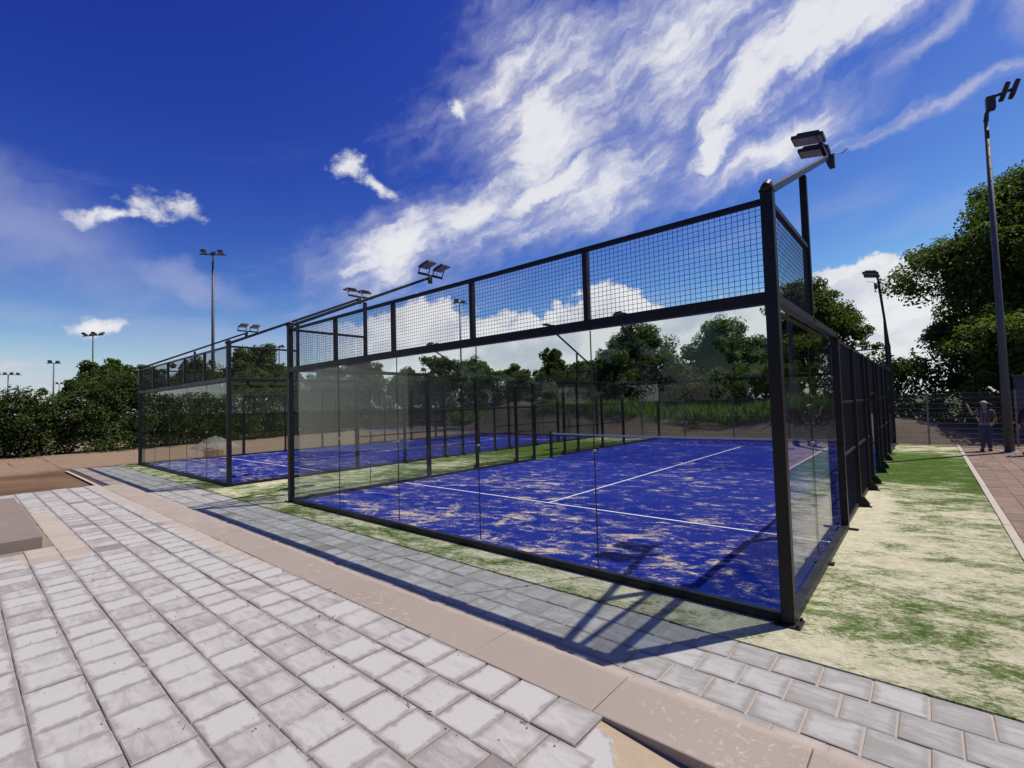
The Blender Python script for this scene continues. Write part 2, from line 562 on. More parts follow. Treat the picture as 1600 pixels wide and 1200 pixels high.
M = dict(
    steel=mat_steel(),
    glass=mat_glass(),
    green=mat_turf('green_turf_with_sand', (.032, .072, .008), (.085, .150, .022), (.60, .56, .39), 'green'),
    blue=mat_turf('blue_turf_with_sand', (.003, .012, .175), (.007, .030, .330), (.64, .50, .37), 'blue'),
    paver=mat_paver('grey_terrace_paver', (.440, .424, .402), (.265, .240, .220), (.200, .162, .142), True, .80),
    strip=mat_paver('grey_strip_paver', (.410, .398, .375), (.245, .232, .215), (.165, .150, .138), False, .45),
    slab=mat_slab(),
    sand=mat_sand('joint_sand', (.40, .34, .28), (.56, .49, .42), 5, 200),
    dirt_joint=mat_sand('dirty_joint_sand', (.20, .165, .14), (.36, .30, .25), 6, 120),
    yellow_sand=mat_sand('bedding_sand', (.40, .31, .21), (.52, .42, .30), 9, 180),
    ground=mat_ground(),
    bank=mat_sand('bank_soil', (.075, .055, .040), (.165, .128, .098), 1.6, 14, 1.0),
    gravel=mat_sand('gravel', (.20, .18, .155), (.38, .35, .31), 7, 30, 1.0),
    white=mat_simple('white_tape', (.82, .82, .80), .6, 0, 60, .12),
    lens=mat_simple('lamp_lens', (.26, .235, .20), .25, 0, 20, .1),
    lamp=mat_simple('lamp_housing', (.02, .02, .022), .5, 0, 20, .2),
    galv=mat_simple('galvanised_steel', (.30, .31, .32), .45, .6, 9, .22),
    mast=mat_simple('dull_steel', (.085, .09, .095), .6, .2, 9, .22),
    fence=mat_simple('fence_wire', (.17, .18, .18), .5, .3, 9, .2),
    netm=mat_simple('net_cord', (.012, .012, .013), .8, 0, 30, .2),
    bark=mat_bark(),
    kerb=mat_simple('kerb_concrete', (.42, .37, .29), .85, 0, 14, .18, .3),
    red=mat_paver('red_path_paver', (.255, .172, .128), (.150, .094, .068), (.10, .065, .050), False, .25),
    pad=mat_simple('pad_concrete', (.40, .345, .31), .85, 0, 3, .16, .35),
    leaf_big=mat_leaf('leaf_dark', (.038, .070, .016), (.105, .150, .034), (.055, .090, .021)),
    leaf_mid=mat_leaf('leaf_mid', (.036, .064, .015), (.085, .125, .030), (.055, .090, .022)),
    leaf_hedge=mat_leaf('leaf_hedge', (.038, .062, .018), (.085, .115, .034), (.045, .072, .020)),
    leaf_light=mat_leaf('leaf_light', (.075, .120, .020), (.140, .185, .035), (.10, .15, .03)),
    weed=mat_leaf('weed', (.070, .120, .020), (.130, .185, .040), (.09, .14, .03), .4),
)


# ------------------------------------------------------------------ the ground and pavements
def axis(vals):
    return sorted(set(round(v, 3) for v in vals))


TH = 0.34      # the terrace stands this much above the courts


def build_ground():
    xs = axis([-900, -500, -260, -150, -100, -70, -55] + list(np.arange(-45, 8, 1.5)) + [-.74, -.66, -.6, 3.1, 3.2] + [12, 18, 26, 40, 70, 150, 400, 900])
    ys = axis([-900, -400, -150, -70, -40, -25, -15, -10] + [-7, -5, -4, -3.5, -3.4, -2.24, -2.16, -1.5, 0] + list(np.arange(2, 40, 2.)) + [50, 70, 110, 200, 420, 900])
    rnd = random.Random(3)
    vs, fs = [], []
    for y in ys:
        for x in xs:
            z = -0.06
            d = math.hypot(x, y)
            if x < -26.5 or y > 22:
                z += rnd.uniform(-.05, .07)
            vs.append((x, y, z))
    nx = len(xs)
    for j in range(len(ys) - 1):
        for i in range(nx - 1):
            fs.append((j * nx + i, j * nx + i + 1, (j + 1) * nx + i + 1, (j + 1) * nx + i))
    o = MB().add(vs, fs).build('ground', M['ground'])
    tag(o, kind='structure')


build_ground()


def slab_mesh(name, w, l, h, bev, jit, rnd, sub=1):
    """a paving unit with worn, chamfered, slightly irregular edges; top at z=0, uv 0..1"""
    n = 3
    top = []
    for (sx, sy) in ((-1, -1), (1, -1), (1, 1), (-1, 1)):
        top.append((sx * (w / 2 - bev) + rnd.uniform(-jit, jit), sy * (l / 2 - bev) + rnd.uniform(-jit, jit), 0.0))
    mid = []
    for (sx, sy) in ((-1, -1), (1, -1), (1, 1), (-1, 1)):
        mid.append((sx * w / 2 + rnd.uniform(-jit, jit) * .6, sy * l / 2 + rnd.uniform(-jit, jit) * .6, -bev * .7))
    bot = [(a, b, -h) for a, b, _ in mid]
    vs = top + mid + bot
    fs = [(0, 1, 2, 3)]
    for i in range(4):
        j = (i + 1) % 4
        fs.append((i, 4 + i, 4 + j, j))
        fs.append((4 + i, 8 + i, 8 + j, 4 + j))
    me = bpy.data.meshes.new(name)
    me.from_pydata(vs, [], fs)
    uvl = me.uv_layers.new(name='UVMap')
    for lp in me.loops:
        v = me.vertices[lp.vertex_index].co
        uvl.data[lp.index].uv = (min(max(v.x / w + .5, 0), 1), min(max(v.y / l + .5, 0), 1))
    me.update()
    return me


def join_stuff(name, items, mat, parent):
    """items: (mesh, x, y, z, rz) joined into one mesh, uv kept"""
    vs, fs, uvs = [], [], []
    for me, x, y, z, rz in items:
        o = len(vs)
        c, s = math.cos(rz), math.sin(rz)
        for v in me.vertices:
            vs.append((x + v.co.x * c - v.co.y * s, y + v.co.x * s + v.co.y * c, z + v.co.z))
        ul = me.uv_layers[0].data
        for p in me.polygons:
            fs.append(tuple(i + o for i in p.vertices))
            uvs += [tuple(ul[k].uv) for k in p.loop_indices]
    me = bpy.data.meshes.new(name)
    me.from_pydata(vs, [], fs)
    ul = me.uv_layers.new(name='UVMap')
    for i, q in enumerate(uvs):
        ul.data[i].uv = q
    me.update()
    o = link(name, me, mat, parent)
    tag(o, kind='stuff')
    return o


def lay(parent, name, spots, variants, mat, limit=300):
    """spots (x,y,z,rz): the nearest to the view become single pavers, the rest one joined piece"""
    spots = sorted(spots, key=lambda q: (q[0] - CP[0]) ** 2 + (q[1] - CP[1]) ** 2 if q[4] else 1e6)
    rnd = random.Random(11)
    rest = []
    for i, (x, y, z, rz, vis) in enumerate(spots):
        me = variants[rnd.randrange(len(variants))]
        if len(me.materials) == 0:
            me.materials.append(mat)
        rz += rnd.choice((0, math.pi)) + rnd.uniform(-.006, .006)
        if i < limit and vis:
            o = link(name, me, mat, parent, (x, y, z + rnd.uniform(-.0035, .003)))
            o.rotation_euler = (rnd.uniform(-.007, .007), rnd.uniform(-.009, .009), rz)
        else:
            rest.append((me, x, y, z + rnd.uniform(-.002, .002), rz))
    if rest:
        join_stuff('distant_pavers', rest, mat, parent)


def sheet(x0, x1, y0, y1, z, name, mat, parent=None, nx=1, ny=1):
    vs = [(x0 + (x1 - x0) * i / nx, y0 + (y1 - y0) * j / ny, z) for j in range(ny + 1) for i in range(nx + 1)]
    fs = [(j * (nx + 1) + i, j * (nx + 1) + i + 1, (j + 1) * (nx + 1) + i + 1, (j + 1) * (nx + 1) + i) for j in range(ny) for i in range(nx)]
    return MB().add(vs, fs).build(name, mat, parent)


rnd = random.Random(21)
# --- raised terrace of square pavers (stack bond) behind a low retaining wall
PX, PY = 0.2996, 0.3004
base = MB().box(-15.10, -0.40, -7.6, -2.695, -.06, TH - .03)
base.box(-.399, 5.0, -7.6, -3.55, -.06, TH - .03).build('terrace_base', M['yellow_sand'])
tag(bpy.data.objects['terrace_base'], kind='structure')
terrace = sheet(-15.09, -0.405, -7.5, -2.70, TH - .009, 'terrace', M['dirt_joint'])
tag(terrace, kind='structure')
var = [slab_mesh('paver', PX - .009, PY - .006, .05, .007, .0028, rnd) for _ in range(10)]
spots = []
for j in range(16):
    yc = -2.700 - PY * (j + .5)
    for i in range(49):
        xc = -0.351 - PX * (i + (.5 if j % 2 == 0 else .02))
        if yc < -4.30 and -13.0 < xc < -7.95:
            continue
        dx, dy = xc - CP[0], yc - CP[1]
        vis = dx * fw.x + dy * fw.y > .4 and yc > -5.25
        spots.append((xc + rnd.uniform(-.002, .002), yc + rnd.uniform(-.002, .002), TH, 0, vis))
lay(terrace, 'paver', spots, var, M['paver'])
# the broken paver beside the gap
me = slab_mesh('broken_paver', PX - .01, PY - .01, .05, .006, .002, rnd)
for v in me.vertices:
    if v.co.x > 0 and v.co.y > 0:
        v.co.x -= .17
        v.co.y -= .04
link('broken_paver', me, M['paver'], terrace, (-0.351 + PX / 2, -2.698 - PY * .5 - .085, TH - .004))
# sand falling away into the gap under the coping
q = TH
vs = [(-.42, -2.712, q - .016), (.1, -2.712, q - .06), (.7, -2.712, q - .12), (5.0, -2.712, q - .16), (-.42, -3.25, q - .02), (-.08, -3.0, q - .018), (.45, -3.25, q - .03), (5.0, -3.25, q - .09), (-.42, -3.6, q - .02), (5.0, -3.6, q - .03)]
bed = MB().add(vs, [(0, 4, 5), (0, 5, 1), (1, 5, 6), (1, 6, 2), (2, 6, 7, 3), (4, 8, 5), (8, 9, 6, 5), (6, 9, 7)]).build('bedding_sand', M['yellow_sand'])
tag(bed, kind='structure')

# --- retaining wall with a coping of flat concrete slabs
wall = MB().box(-15.1, 5.0, -2.67, -2.31, -.06, TH - .058).build('retaining_wall', M['pad'])
tag(wall, 'low retaining wall with pinkish coping slabs along the terrace edge', 'wall')
var = [slab_mesh('coping_slab', 1.010, .445, .06, .005, .002, rnd) for _ in range(3)]
for i in range(19):
    xc = -0.425 - 1.014 * (i - 4.5)
    if xc > 4.4 or xc < -14.7:
        continue
    o = link('coping_slab', var[i % 3], M['slab'], wall, (xc, -2.487, TH + .004 + rnd.uniform(-.002, .002)))
    o.rotation_euler = (rnd.uniform(-.004, .004), rnd.uniform(-.002, .002), rnd.uniform(-.004, .004))

# --- strip of running-bond pavers between the wall and the turf
SX, SY = 0.3085, 0.323
strip = sheet(-24.6, 4.0, -2.31, -0.655, -0.007, 'paver_strip', M['sand'])
tag(strip, kind='structure')
var = [slab_mesh('paver', SX - .016, SY - .007, .05, .005, .0025, rnd) for _ in range(8)]
spots = []
for j in range(5):
    for i in range(-8, 81):
        xc = 0.244 - SX * i + (.154 if j % 2 else 0)
        if xc < (-24.5 if j < 3 else -15.2) or xc > 2.6:
            continue
        spots.append((xc + rnd.uniform(-.002, .002), -0.662 - SY * (j + .5), 0, 0, j < 4))
lay(strip, 'paver', spots, var, M['strip'])

# --- green turf apron, red path, kerb
turf = MB().box(-24.75, 1.90, -0.655, 20.55, -.045, .008).build('artificial_turf', M['green'])
tag(turf, kind='structure')
kerb = empty('kerb', (1.955, 0, 0))
tag(kerb, 'long pale concrete kerb between green turf and red path', 'kerb')
kme = MB().box(-.05, .05, -.498, .498, -.12, .026).mesh('kerb_stone')
for i in range(21):
    o = link('kerb_stone', kme, M['kerb'], kerb, (rnd.uniform(-.003, .003), .05 + i, rnd.uniform(-.003, .002)))
    b = o.modifiers.new('bevel', 'BEVEL'); b.width = .008; b.segments = 2
path = sheet(2.007, 9.0, -0.6, 20.6, -0.008, 'red_path', M['sand'])
tag(path, kind='structure')
var = [slab_mesh('paver', .292, .592, .05, .005, .002, rnd) for _ in range(6)]
spots = []
for i in range(22):
    for j in range(35):
        xc = 2.165 + .302 * i
        yc = -.25 + .602 * j + (.3 if i % 2 else 0)
        if yc > 20.3:
            continue
        spots.append((xc, yc, .002, 0, i < 7 and yc > 2.5))
lay(path, 'paver', spots, var, M['red'], 220)

# low dark brown strip round the dug soil plot and end row of pavers on the left
brd = MB().box(-25.2, -15.12, -2.22, -2.12, -.12, .0).build('edging_strip', mat_simple('dark_brown', (.07, .045, .032), .8, 0, 12, .3, .4))
tag(brd, 'dark edging strip between brown soil and grey pavers', 'edging')
land = sheet(-25.1, -15.3, -2.11, -1.65, -.004, 'slab_landing', M['sand'])
tag(land, kind='structure')
var = [slab_mesh('slab', .66, .385, .05, .005, .002, rnd) for _ in range(3)]
for i in range(14):
    link('slab', var[i % 3], M['slab'], land, (-15.66 - .67 * i, -1.91, .004))

# --- stepped concrete pad at the left
PADM = mat_simple('brown_concrete', (.205, .165, .138), .9, 0, 3, .25, .4)
pad = empty('concrete_pad', (-8.08, -4.31, TH))
tag(pad, 'low stepped brown concrete pad on grey pavers at left edge', 'concrete pad')
MB().box(-5.0, 0, -2.5, 0.0, -.05, .148).build('lower_slab', PADM, pad, .008)
MB().box(-4.95, -1.47, -2.5, -.35, .150, .29).build('upper_slab', PADM, pad, .008)


# ------------------------------------------------------------------ padel courts
def wire_grid(mb, origin, ux, nu, du, uz, nv, dv, w):
    """a welded grid in the plane spanned by ux and uz (unit vectors), 4-sided wires without caps"""
    o, ux, uz = Vector(origin), Vector(ux), Vector(uz)
    n = ux.cross(uz)
    Lu, Lv = nu * du, nv * dv

    def wire(a, b, s):
        s = s * w / 2
        nn = n * w / 2
        k = len(mb.v)
        for p in (a, b):
            mb.v += [tuple(p + s), tuple(p + nn), tuple(p - s), tuple(p - nn)]
        for i in range(4):
            j = (i + 1) % 4
            mb.f.append((k + i, k + j, k + 4 + j, k + 4 + i))
    off = n * w * .5
    for i in range(nu + 1):
        p = o + ux * (i * du)
        wire(p + off, p + off + uz * Lv, ux)
    for j in range(nv + 1):
        p = o + uz * (j * dv)
        wire(p - off, p - off + ux * Lu, uz)


def make_floodlight(parent, y, z, q):
    """square LED floodlight on a U yoke, leaning out over the court (q = +1 or -1 along x)"""
    h = empty('floodlight', (0, y, z))
    h.parent = parent
    f = MB()
    A, B = Vector((q * -.03, 0, .17)), Vector((q * .41, 0, .25))
    f.bar(A, B, .33, .05)
    n = Vector((q * -.18, 0, .98)) * .038
    f.bar(A.lerp(B, .12) + n, A.lerp(B, .88) + n, .24, .03)
    for k in range(7):
        o = Vector((0, -.105 + .035 * k, 0)) + n * 1.75
        f.bar(A.lerp(B, .15) + o, A.lerp(B, .85) + o, .006, .03)
    f.build('housing', M['lamp'], h, .004)
    m_ = -n * .78
    MB().bar(A.lerp(B, .05) + m_, A.lerp(B, .95) + m_, .29, .008).build('lens', M['lens'], h)
    yk = MB()
    yk.box(-.02, .02, -.19, .19, 0, .012)
    for s_ in (-1, 1):
        yk.bar((0, s_ * .184, .0), (q * .10, s_ * .184, .21), .012, .035, (0, 1, 0))
    yk.build('yoke', M['lamp'], h)
    return h


def lamp_arm(cx_, cy_, sy, side, label):
    """raking lamp arm at a court corner; sy = +1 reaches to +y"""
    e = empty('court_floodlight', (cx_, cy_, 4.05), 0 if sy > 0 else math.pi)
    tag(e, label, 'floodlight', 'raking floodlight arms on the court corners')
    L = Vector((0, 4.25, 1.95))
    MB().bar((0, -.04, 0), L, .075, .075).build('arm', M['steel'], e, .006)
    MB().box(-.04, .04, 1.95, 2.03, -1.04, .86).build('support_post', M['steel'], e, .005)
    q = side if sy > 0 else -side
    MB().bar(L + Vector((0, -.47, .05)), L + Vector((0, .47, .05)), .05, .05).build('crossbar', M['steel'], e, .004)
    for s_ in (-1, 1):
        make_floodlight(e, L.y + s_ * .27, L.z + .077, q)
    bx_ = MB().box(.05, .13, L.y - .16, L.y - .04, L.z - .22, L.z - .02)
    bx_.build('driver_box', M['lamp'], e, .006)
    cb = MB().tube([(.09, L.y - .1, L.z - .02), (.16, L.y - .02, L.z + .03), (.22, L.y + .03, L.z + .02), (.3, L.y + .02, L.z + .07)], .008, 6)
    cb.build('cable', M['lamp'], e, smooth=True)
    MB().tube([(0, -.075, .02), (0, .02, .10), (0, .07, .02)], .045, 10).build('hinge_cap', M['steel'], e, smooth=True)
    return e


def build_court(X, label, mlabel):
    """enclosure with its right glass plane at x=X and near glass plane at y=0"""
    e = empty('court_enclosure', (X, 0, .0))
    tag(e, label, 'padel court')
    st = M['steel']
    z0 = .012

    # --- shared pieces
    pane = MB().box(-.996, .996, -.006, .006, 0, 2.878).mesh('glass_pane')
    gm = MB()
    wire_grid(gm, (-.99, 0, 0), (1, 0, 0), 36, .055, (0, 0, 1), 16, .0543, .0055)
    topmesh = gm.mesh('wire_mesh')
    gm = MB()
    wire_grid(gm, (-.97, 0, 0), (1, 0, 0), 36, .0539, (0, 0, 1), 52, .0552, .0055)
    sidemesh = gm.mesh('wire_mesh')
    gm = MB()
    wire_grid(gm, (-.47, 0, 0), (1, 0, 0), 17, .0553, (0, 0, 1), 52, .0552, .0055)
    halfmesh = gm.mesh('wire_mesh')
    gm = MB()
    wire_grid(gm, (-.97, 0, 0), (1, 0, 0), 36, .0539, (0, 0, 1), 15, .055, .0055)
    doormesh = gm.mesh('wire_mesh')
    for q in (topmesh, sidemesh, halfmesh, doormesh):
        q.materials.append(st)

    def put(name, me, mat, loc, rz):
        o = link(name, me, mat, e, loc)
        o.rotation_euler = (0, 0, rz)
        if name == 'wire_mesh':
            o['kind'] = 'stuff'
        return o

    # corner posts with base plates
    for (px, py, sx, sy) in ((0, 0, 1, -1), (-10, 0, -1, -1), (0, 20, 1, 1), (-10, 20, -1, 1)):
        xa, ya = px + sx * .045, py + sy * .045
        p = MB().box(xa - .055, xa + .055, ya - .055, ya + .055, z0, 4.06).build('corner_post', st, e, .006)
        b = MB().box(xa - .11, xa + .11, ya - .11, ya + .11, z0 - .004, z0 + .012).build('base_plate', st, p, .003)
        for (bx, by) in ((-1, -1), (1, -1), (1, 1), (-1, 1)):
            MB().tube([(xa + bx * .085, ya + by * .085, z0 + .01), (xa + bx * .085, ya + by * .085, z0 + .035)], .014, 6).build('bolt', st, p)
        MB().box(xa - .062, xa + .062, ya - .062, ya + .062, 4.06, 4.085).build('cap', st, p, .006)
    # end walls
    for (yp, s) in ((0, -1), (20, 1)):
        def ybox(mb, x0, x1, d0, d1, za, zb):
            a, b = sorted((yp + s * d0, yp + s * d1))
            return mb.box(x0, x1, a, b, za, zb)
        ybox(MB(), -9.99, -.01, .0, .085, z0, .095).build('bottom_rail', st, e, .005)
        ybox(MB(), -9.99, -.01, -.01, .10, 2.985, 3.10).build('middle_rail', st, e, .005)
        ybox(MB(), -9.99, -.01, .015, .07, 3.955, 4.01).build('top_rail', st, e, .004)
        for k in range(5):
            g = put('glass_pane', pane, M['glass'], (-1 - 2 * k, yp - s * .012, .105), 0)
            put('wire_mesh', topmesh, st, (-1 - 2 * k, yp + s * .05, 3.095), 0)
        for k in range(1, 5):
            ybox(MB(), -2 * k - .032, -2 * k + .032, .005, .08, 3.10, 3.955).build('mesh_post', st, e, .004)
            MB().box(-2 * k - .005, -2 * k + .005, yp - s * .012 - .007, yp - s * .012 + .007, .105, 2.98).build('glass_seal', M['netm'], e)
            cl = MB().tube([(-2 * k, yp - s * .024, 1.5), (-2 * k, yp + s * .006, 1.5)], .020, 8)
            cl.build('glass_clamp', M['galv'], e)
    # long sides
    for (xp, s) in ((0, 1), (-10, -1)):
        def xbox(mb, y0, y1, d0, d1, za, zb):
            a, b = sorted((xp + s * d0, xp + s * d1))
            return mb.box(a, b, y0, y1, za, zb)
        for (ya, yb) in ((.01, 3.94), (16.06, 19.99)):
            xbox(MB(), ya, yb, .0, .10, z0, .085).build('bottom_rail', st, e, .005)
            xbox(MB(), ya, yb, .0, .085, 3.0, 3.085).build('middle_rail', st, e, .005)
        for (ya, yb) in ((.01, 1.96), (18.04, 19.99)):
            xbox(MB(), ya, yb, .015, .07, 3.955, 4.01).build('top_rail', st, e, .004)
        for yc in (1, 3, 17, 19):
            put('glass_pane', pane, M['glass'], (xp - s * .012, yc, .105), math.pi / 2)
        for yc in (1, 19):
            put('wire_mesh', topmesh, st, (xp + s * .05, yc, 3.095), math.pi / 2)
        for yc in (2, 18):
            MB().box(xp - s * .012 - .007, xp - s * .012 + .007, yc - .005, yc + .005, .105, 2.98).build('glass_seal', M['netm'], e)
            MB().tube([(xp - s * .024, yc, 1.5), (xp + s * .006, yc, 1.5)], .020, 8).build('glass_clamp', M['galv'], e)
            xbox(MB(), yc - .05, yc + .05, -.06, .15, z0, .035).build('foot_clamp', st, e, .004)
        posts = [4, 6, 8, 9, 11, 12, 14, 16]
        for yq in posts:
            w = .05 if yq in (4, 16) else .032
            p = xbox(MB(), yq - w, yq + w, -.0, .10, z0, 3.0 if yq not in (4, 16) else 3.09).build('side_post', st, e, .004)
            # gusseted foot
            g = MB()
            t_ = .012
            x1, x2 = xp + s * .10, xp + s * .22
            vs = [(x1, yq - t_, z0), (x2, yq - t_, z0), (x2, yq - t_, .08), (x1 + s * .04, yq - t_, .19), (x1, yq - t_, .19)]
            vs += [(a, yq + t_, c) for a, b, c in vs]
            g.add(vs, [(0, 1, 2, 3, 4), (9, 8, 7, 6, 5), (0, 5, 6, 1), (1, 6, 7, 2), (2, 7, 8, 3), (3, 8, 9, 4), (4, 9, 5, 0)])
            xbox(g, yq - .05, yq + .05, .10, .25, z0 - .003, z0 + .009)
            if yq not in (4, 16):
                g.build('foot', st, p, .002)
            else:
                xbox(MB(), yq - .035, yq + .035, -.07, .22, z0, .032).build('foot', st, p, .004)
        prev = 4
        for a, b in ((4, 6), (6, 8), (8, 9), (11, 12), (12, 14), (14, 16)):
            ya, yb = a + .05, b - .05
            put('wire_mesh', sidemesh if b - a == 2 else halfmesh, st, (xp + s * .03, (a + b) / 2, .085), math.pi / 2)
            xbox(MB(), ya, yb, .012, .062, z0, .075).build('bottom_rail', st, e, .003)
            for zz in (1.10, 1.96):
                xbox(MB(), ya, yb, .012, .06, zz, zz + .04).build('mesh_rail', st, e, .003)
            xbox(MB(), ya, yb, .012, .072, 2.95, 3.0).build('top_rail', st, e, .003)
        xbox(MB(), 9.04, 10.96, .012, .062, 2.10, 2.15).build('door_header', st, e, .003)
        xbox(MB(), 9.04, 10.96, .012, .072, 2.95, 3.0).build('top_rail', st, e, .003)
        put('wire_mesh', doormesh, st, (xp + s * .03, 10, 2.13), math.pi / 2)

    # --- playing surface and lines
    bl = sheet(X - 9.98, X - .02, .02, 19.98, .0125, 'court_surface', M['blue'])
    tag(bl, kind='structure')
    zl = .0168
    for (xa, xb, ya, yb) in ((X - 9.97, X - .03, 3.025, 3.075), (X - 9.97, X - .03, 16.925, 16.975), (X - 5.025, X - 4.975, 3.078, 16.922)):
        sheet(xa, xb, ya, yb, zl, 'court_line', LINE, bl, 1, 1)

    # --- net
    nt = empty('net', (X - 5, 10, 0))
    tag(nt, mlabel, 'net')
    for s in (-1, 1):
        p = MB().box(s * 5 - .045, s * 5 + .045, -.045, .045, z0, 1.02).build('net_post', st, nt, .005)
        MB().box(s * 5 - .09, s * 5 + .09, -.09, .09, z0, z0 + .012).build('foot', st, p)
    g = MB()
    nseg = 222
    k0 = len(g.v)
    W = .0034
    for i in range(nseg + 1):
        x = -4.95 + 9.9 * i / nseg
        zt = .88 + .04 * (x / 5) ** 2
        g.bar((x, 0, .03), (x, 0, zt), W)
    for j in range(19):
        zz = .03 + j * .046
        g.bar((-4.95, 0, zz), (4.95, 0, zz), W)
    nn = g.build('net_mesh', M['netm'], nt)
    nn['kind'] = 'stuff'
    tp = MB()
    for i in range(20):
        xa, xb = -4.95 + 9.9 * i / 20, -4.95 + 9.9 * (i + 1) / 20
        tp.bar((xa, 0, .885 + .04 * (xa / 5) ** 2), (xb, 0, .885 + .04 * (xb / 5) ** 2), .014, .055)
    tp.build('net_tape', M['white'], nt)
    MB().box(4.80, 4.97, -.06, -.046, .62, .68).build('tension_winch', st, nt, .004)
    return e


mt, t, out = new_mat('line_tape')
pos = t.node('ShaderNodeNewGeometry').outputs['Position']
dn = t.noise(pos, 9, 7, .7)
principled(t, out, Base_Color=t.mix(t.step(dn, .50, .72, 0, .8), (.74, .74, .74), (.42, .36, .34)), Roughness=.85)
LINE = mt

X1, X2 = 0.0, -13.95
build_court(X1, 'nearer padel court cage of black posts, glass panes and wire mesh', 'net strung across the nearer blue court')
build_court(X2, 'farther padel court cage of black steel and glass, at left', 'net strung across the farther left blue court')
for X, nm in ((X1, 'nearer'), (X2, 'farther left')):
    lamp_arm(X + .045, -.045, 1, -1, f'raking arm with twin floodlights over near right corner of {nm} court')
    lamp_arm(X - 10.045, -.045, 1, 1, f'raking arm with twin floodlights over near left corner of {nm} court')
    lamp_arm(X + .045, 20.045, -1, -1, f'raking arm with twin floodlights at far right corner of {nm} court')
    lamp_arm(X - 10.045, 20.045, -1, 1, f'raking arm with twin floodlights at far left corner of {nm} court')


# ------------------------------------------------------------------ foliage
def leaf_mesh(name, centres, radii, n_per, leaf, seed, flat=.55, droop=0.0, mat=None):
    """leaf-sized folded quads scattered through clumps; centres (N,3), radii (N,)"""
    rg = np.random.default_rng(seed)
    N = len(centres)
    idx = np.repeat(np.arange(N), n_per)
    n = len(idx)
    d = rg.normal(size=(n, 3))
    d /= np.linalg.norm(d, axis=1)[:, None]
    rad = rg.uniform(0.25, 1.0, n) ** .6
    p = centres[idx] + d * (rad * radii[idx])[:, None] * np.array([1, 1, .8])
    nrm = d * .7 + rg.normal(size=(n, 3)) * .7 + np.array([0, 0, flat])
    nrm /= np.linalg.norm(nrm, axis=1)[:, None]
    a = np.cross(nrm, rg.normal(size=(n, 3)))
    a /= np.linalg.norm(a, axis=1)[:, None]
    a[:, 2] -= droop
    b = np.cross(nrm, a)
    sz = leaf * rg.uniform(.6, 1.3, n)[:, None]
    fold = nrm * sz * .18
    v = np.stack([p - a * sz * .5, p + b * sz * .28 + fold, p + a * sz * .5, p - b * sz * .28 + fold], 1).reshape(-1, 3)
    return quads_mesh(name, v)


def quads_mesh(name, v):
    n = len(v) // 4
    me = bpy.data.meshes.new(name)
    me.vertices.add(len(v))
    me.vertices.foreach_set('co', v.astype(np.float32).ravel())
    me.loops.add(len(v))
    me.loops.foreach_set('vertex_index', np.arange(len(v), dtype=np.int32))
    me.polygons.add(n)
    me.polygons.foreach_set('loop_start', np.arange(0, len(v), 4, dtype=np.int32))
    me.update(calc_edges=True)
    return me


def make_tree(name, label, loc, H, Rx, base, seed, mat, nlobe=12, ncl=16, nper=90, leaf=.3, group=None, lean=0.0, lobe=.40, trunk=None):
    rg = np.random.default_rng(seed)
    e = empty(name, loc)
    tag(e, label, 'tree', group)
    hc = (H + base) / 2
    hz = (H - base) / 2
    # lobes placed through the crown, limbs reach them
    L, LR = [], []
    tries = 0
    while len(L) < nlobe and tries < 4000:
        tries += 1
        d = rg.normal(size=3)
        d /= np.linalg.norm(d)
        if d[2] < -.75:
            continue
        rr = rg.uniform(.35, .78)
        lr = lobe * rg.uniform(.7, 1.15)
        c = d * rr
        if any(np.linalg.norm(c - q) < .30 for q in L):
            continue
        L.append(c)
        LR.append(lr)
    L.append(np.array([0, 0, .62])); LR.append(lobe)
    L = np.array(L); LR = np.array(LR)
    tp = 1 - .35 * np.clip(L[:, 2], 0, 1)
    ctr = np.stack([L[:, 0] * Rx * tp + lean * (L[:, 2] + 1), L[:, 1] * Rx * tp, hc + L[:, 2] * hz], 1)
    rad = LR * min(Rx, hz * 1.1)
    cc, cr = [], []
    for c, r in zip(ctr, rad):
        d = rg.normal(size=(ncl, 3))
        d /= np.linalg.norm(d, axis=1)[:, None]
        d[:, 2] = np.where(d[:, 2] < -.5, -d[:, 2], d[:, 2])
        q = c + d * (r * rg.uniform(.55, 1.08, ncl))[:, None]
        cc.append(q)
        cr.append(r * rg.uniform(.26, .50, ncl))
    cc = np.concatenate(cc); cr = np.concatenate(cr)
    me = leaf_mesh('crown', cc, cr, nper, leaf, seed + 1)
    link('crown', me, mat, e)
    tr = trunk or Rx * .065
    mb = MB()
    top = Vector((lean, 0, hc))
    mb.tube([(0, 0, -.15), (lean * .1, 0, base * .5), (lean * .4, .1, base + .15 * hz), tuple(top)], [tr * 1.25, tr, tr * .8, tr * .45], 9)
    for c in ctr:
        z0_ = base * .75 + (c[2] - base) * .35
        s = Vector((lean * .3, 0, max(base * .55, min(z0_, hc))))
        mid = s.lerp(Vector(c), .5) + Vector((0, 0, .06 * H * rg.uniform(-.3, 1)))
        mb.tube([tuple(s), tuple(mid), tuple(c)], [tr * .42, tr * .27, tr * .10], 6)
    mb.build('trunk', M['bark'], e, smooth=True)
    return e


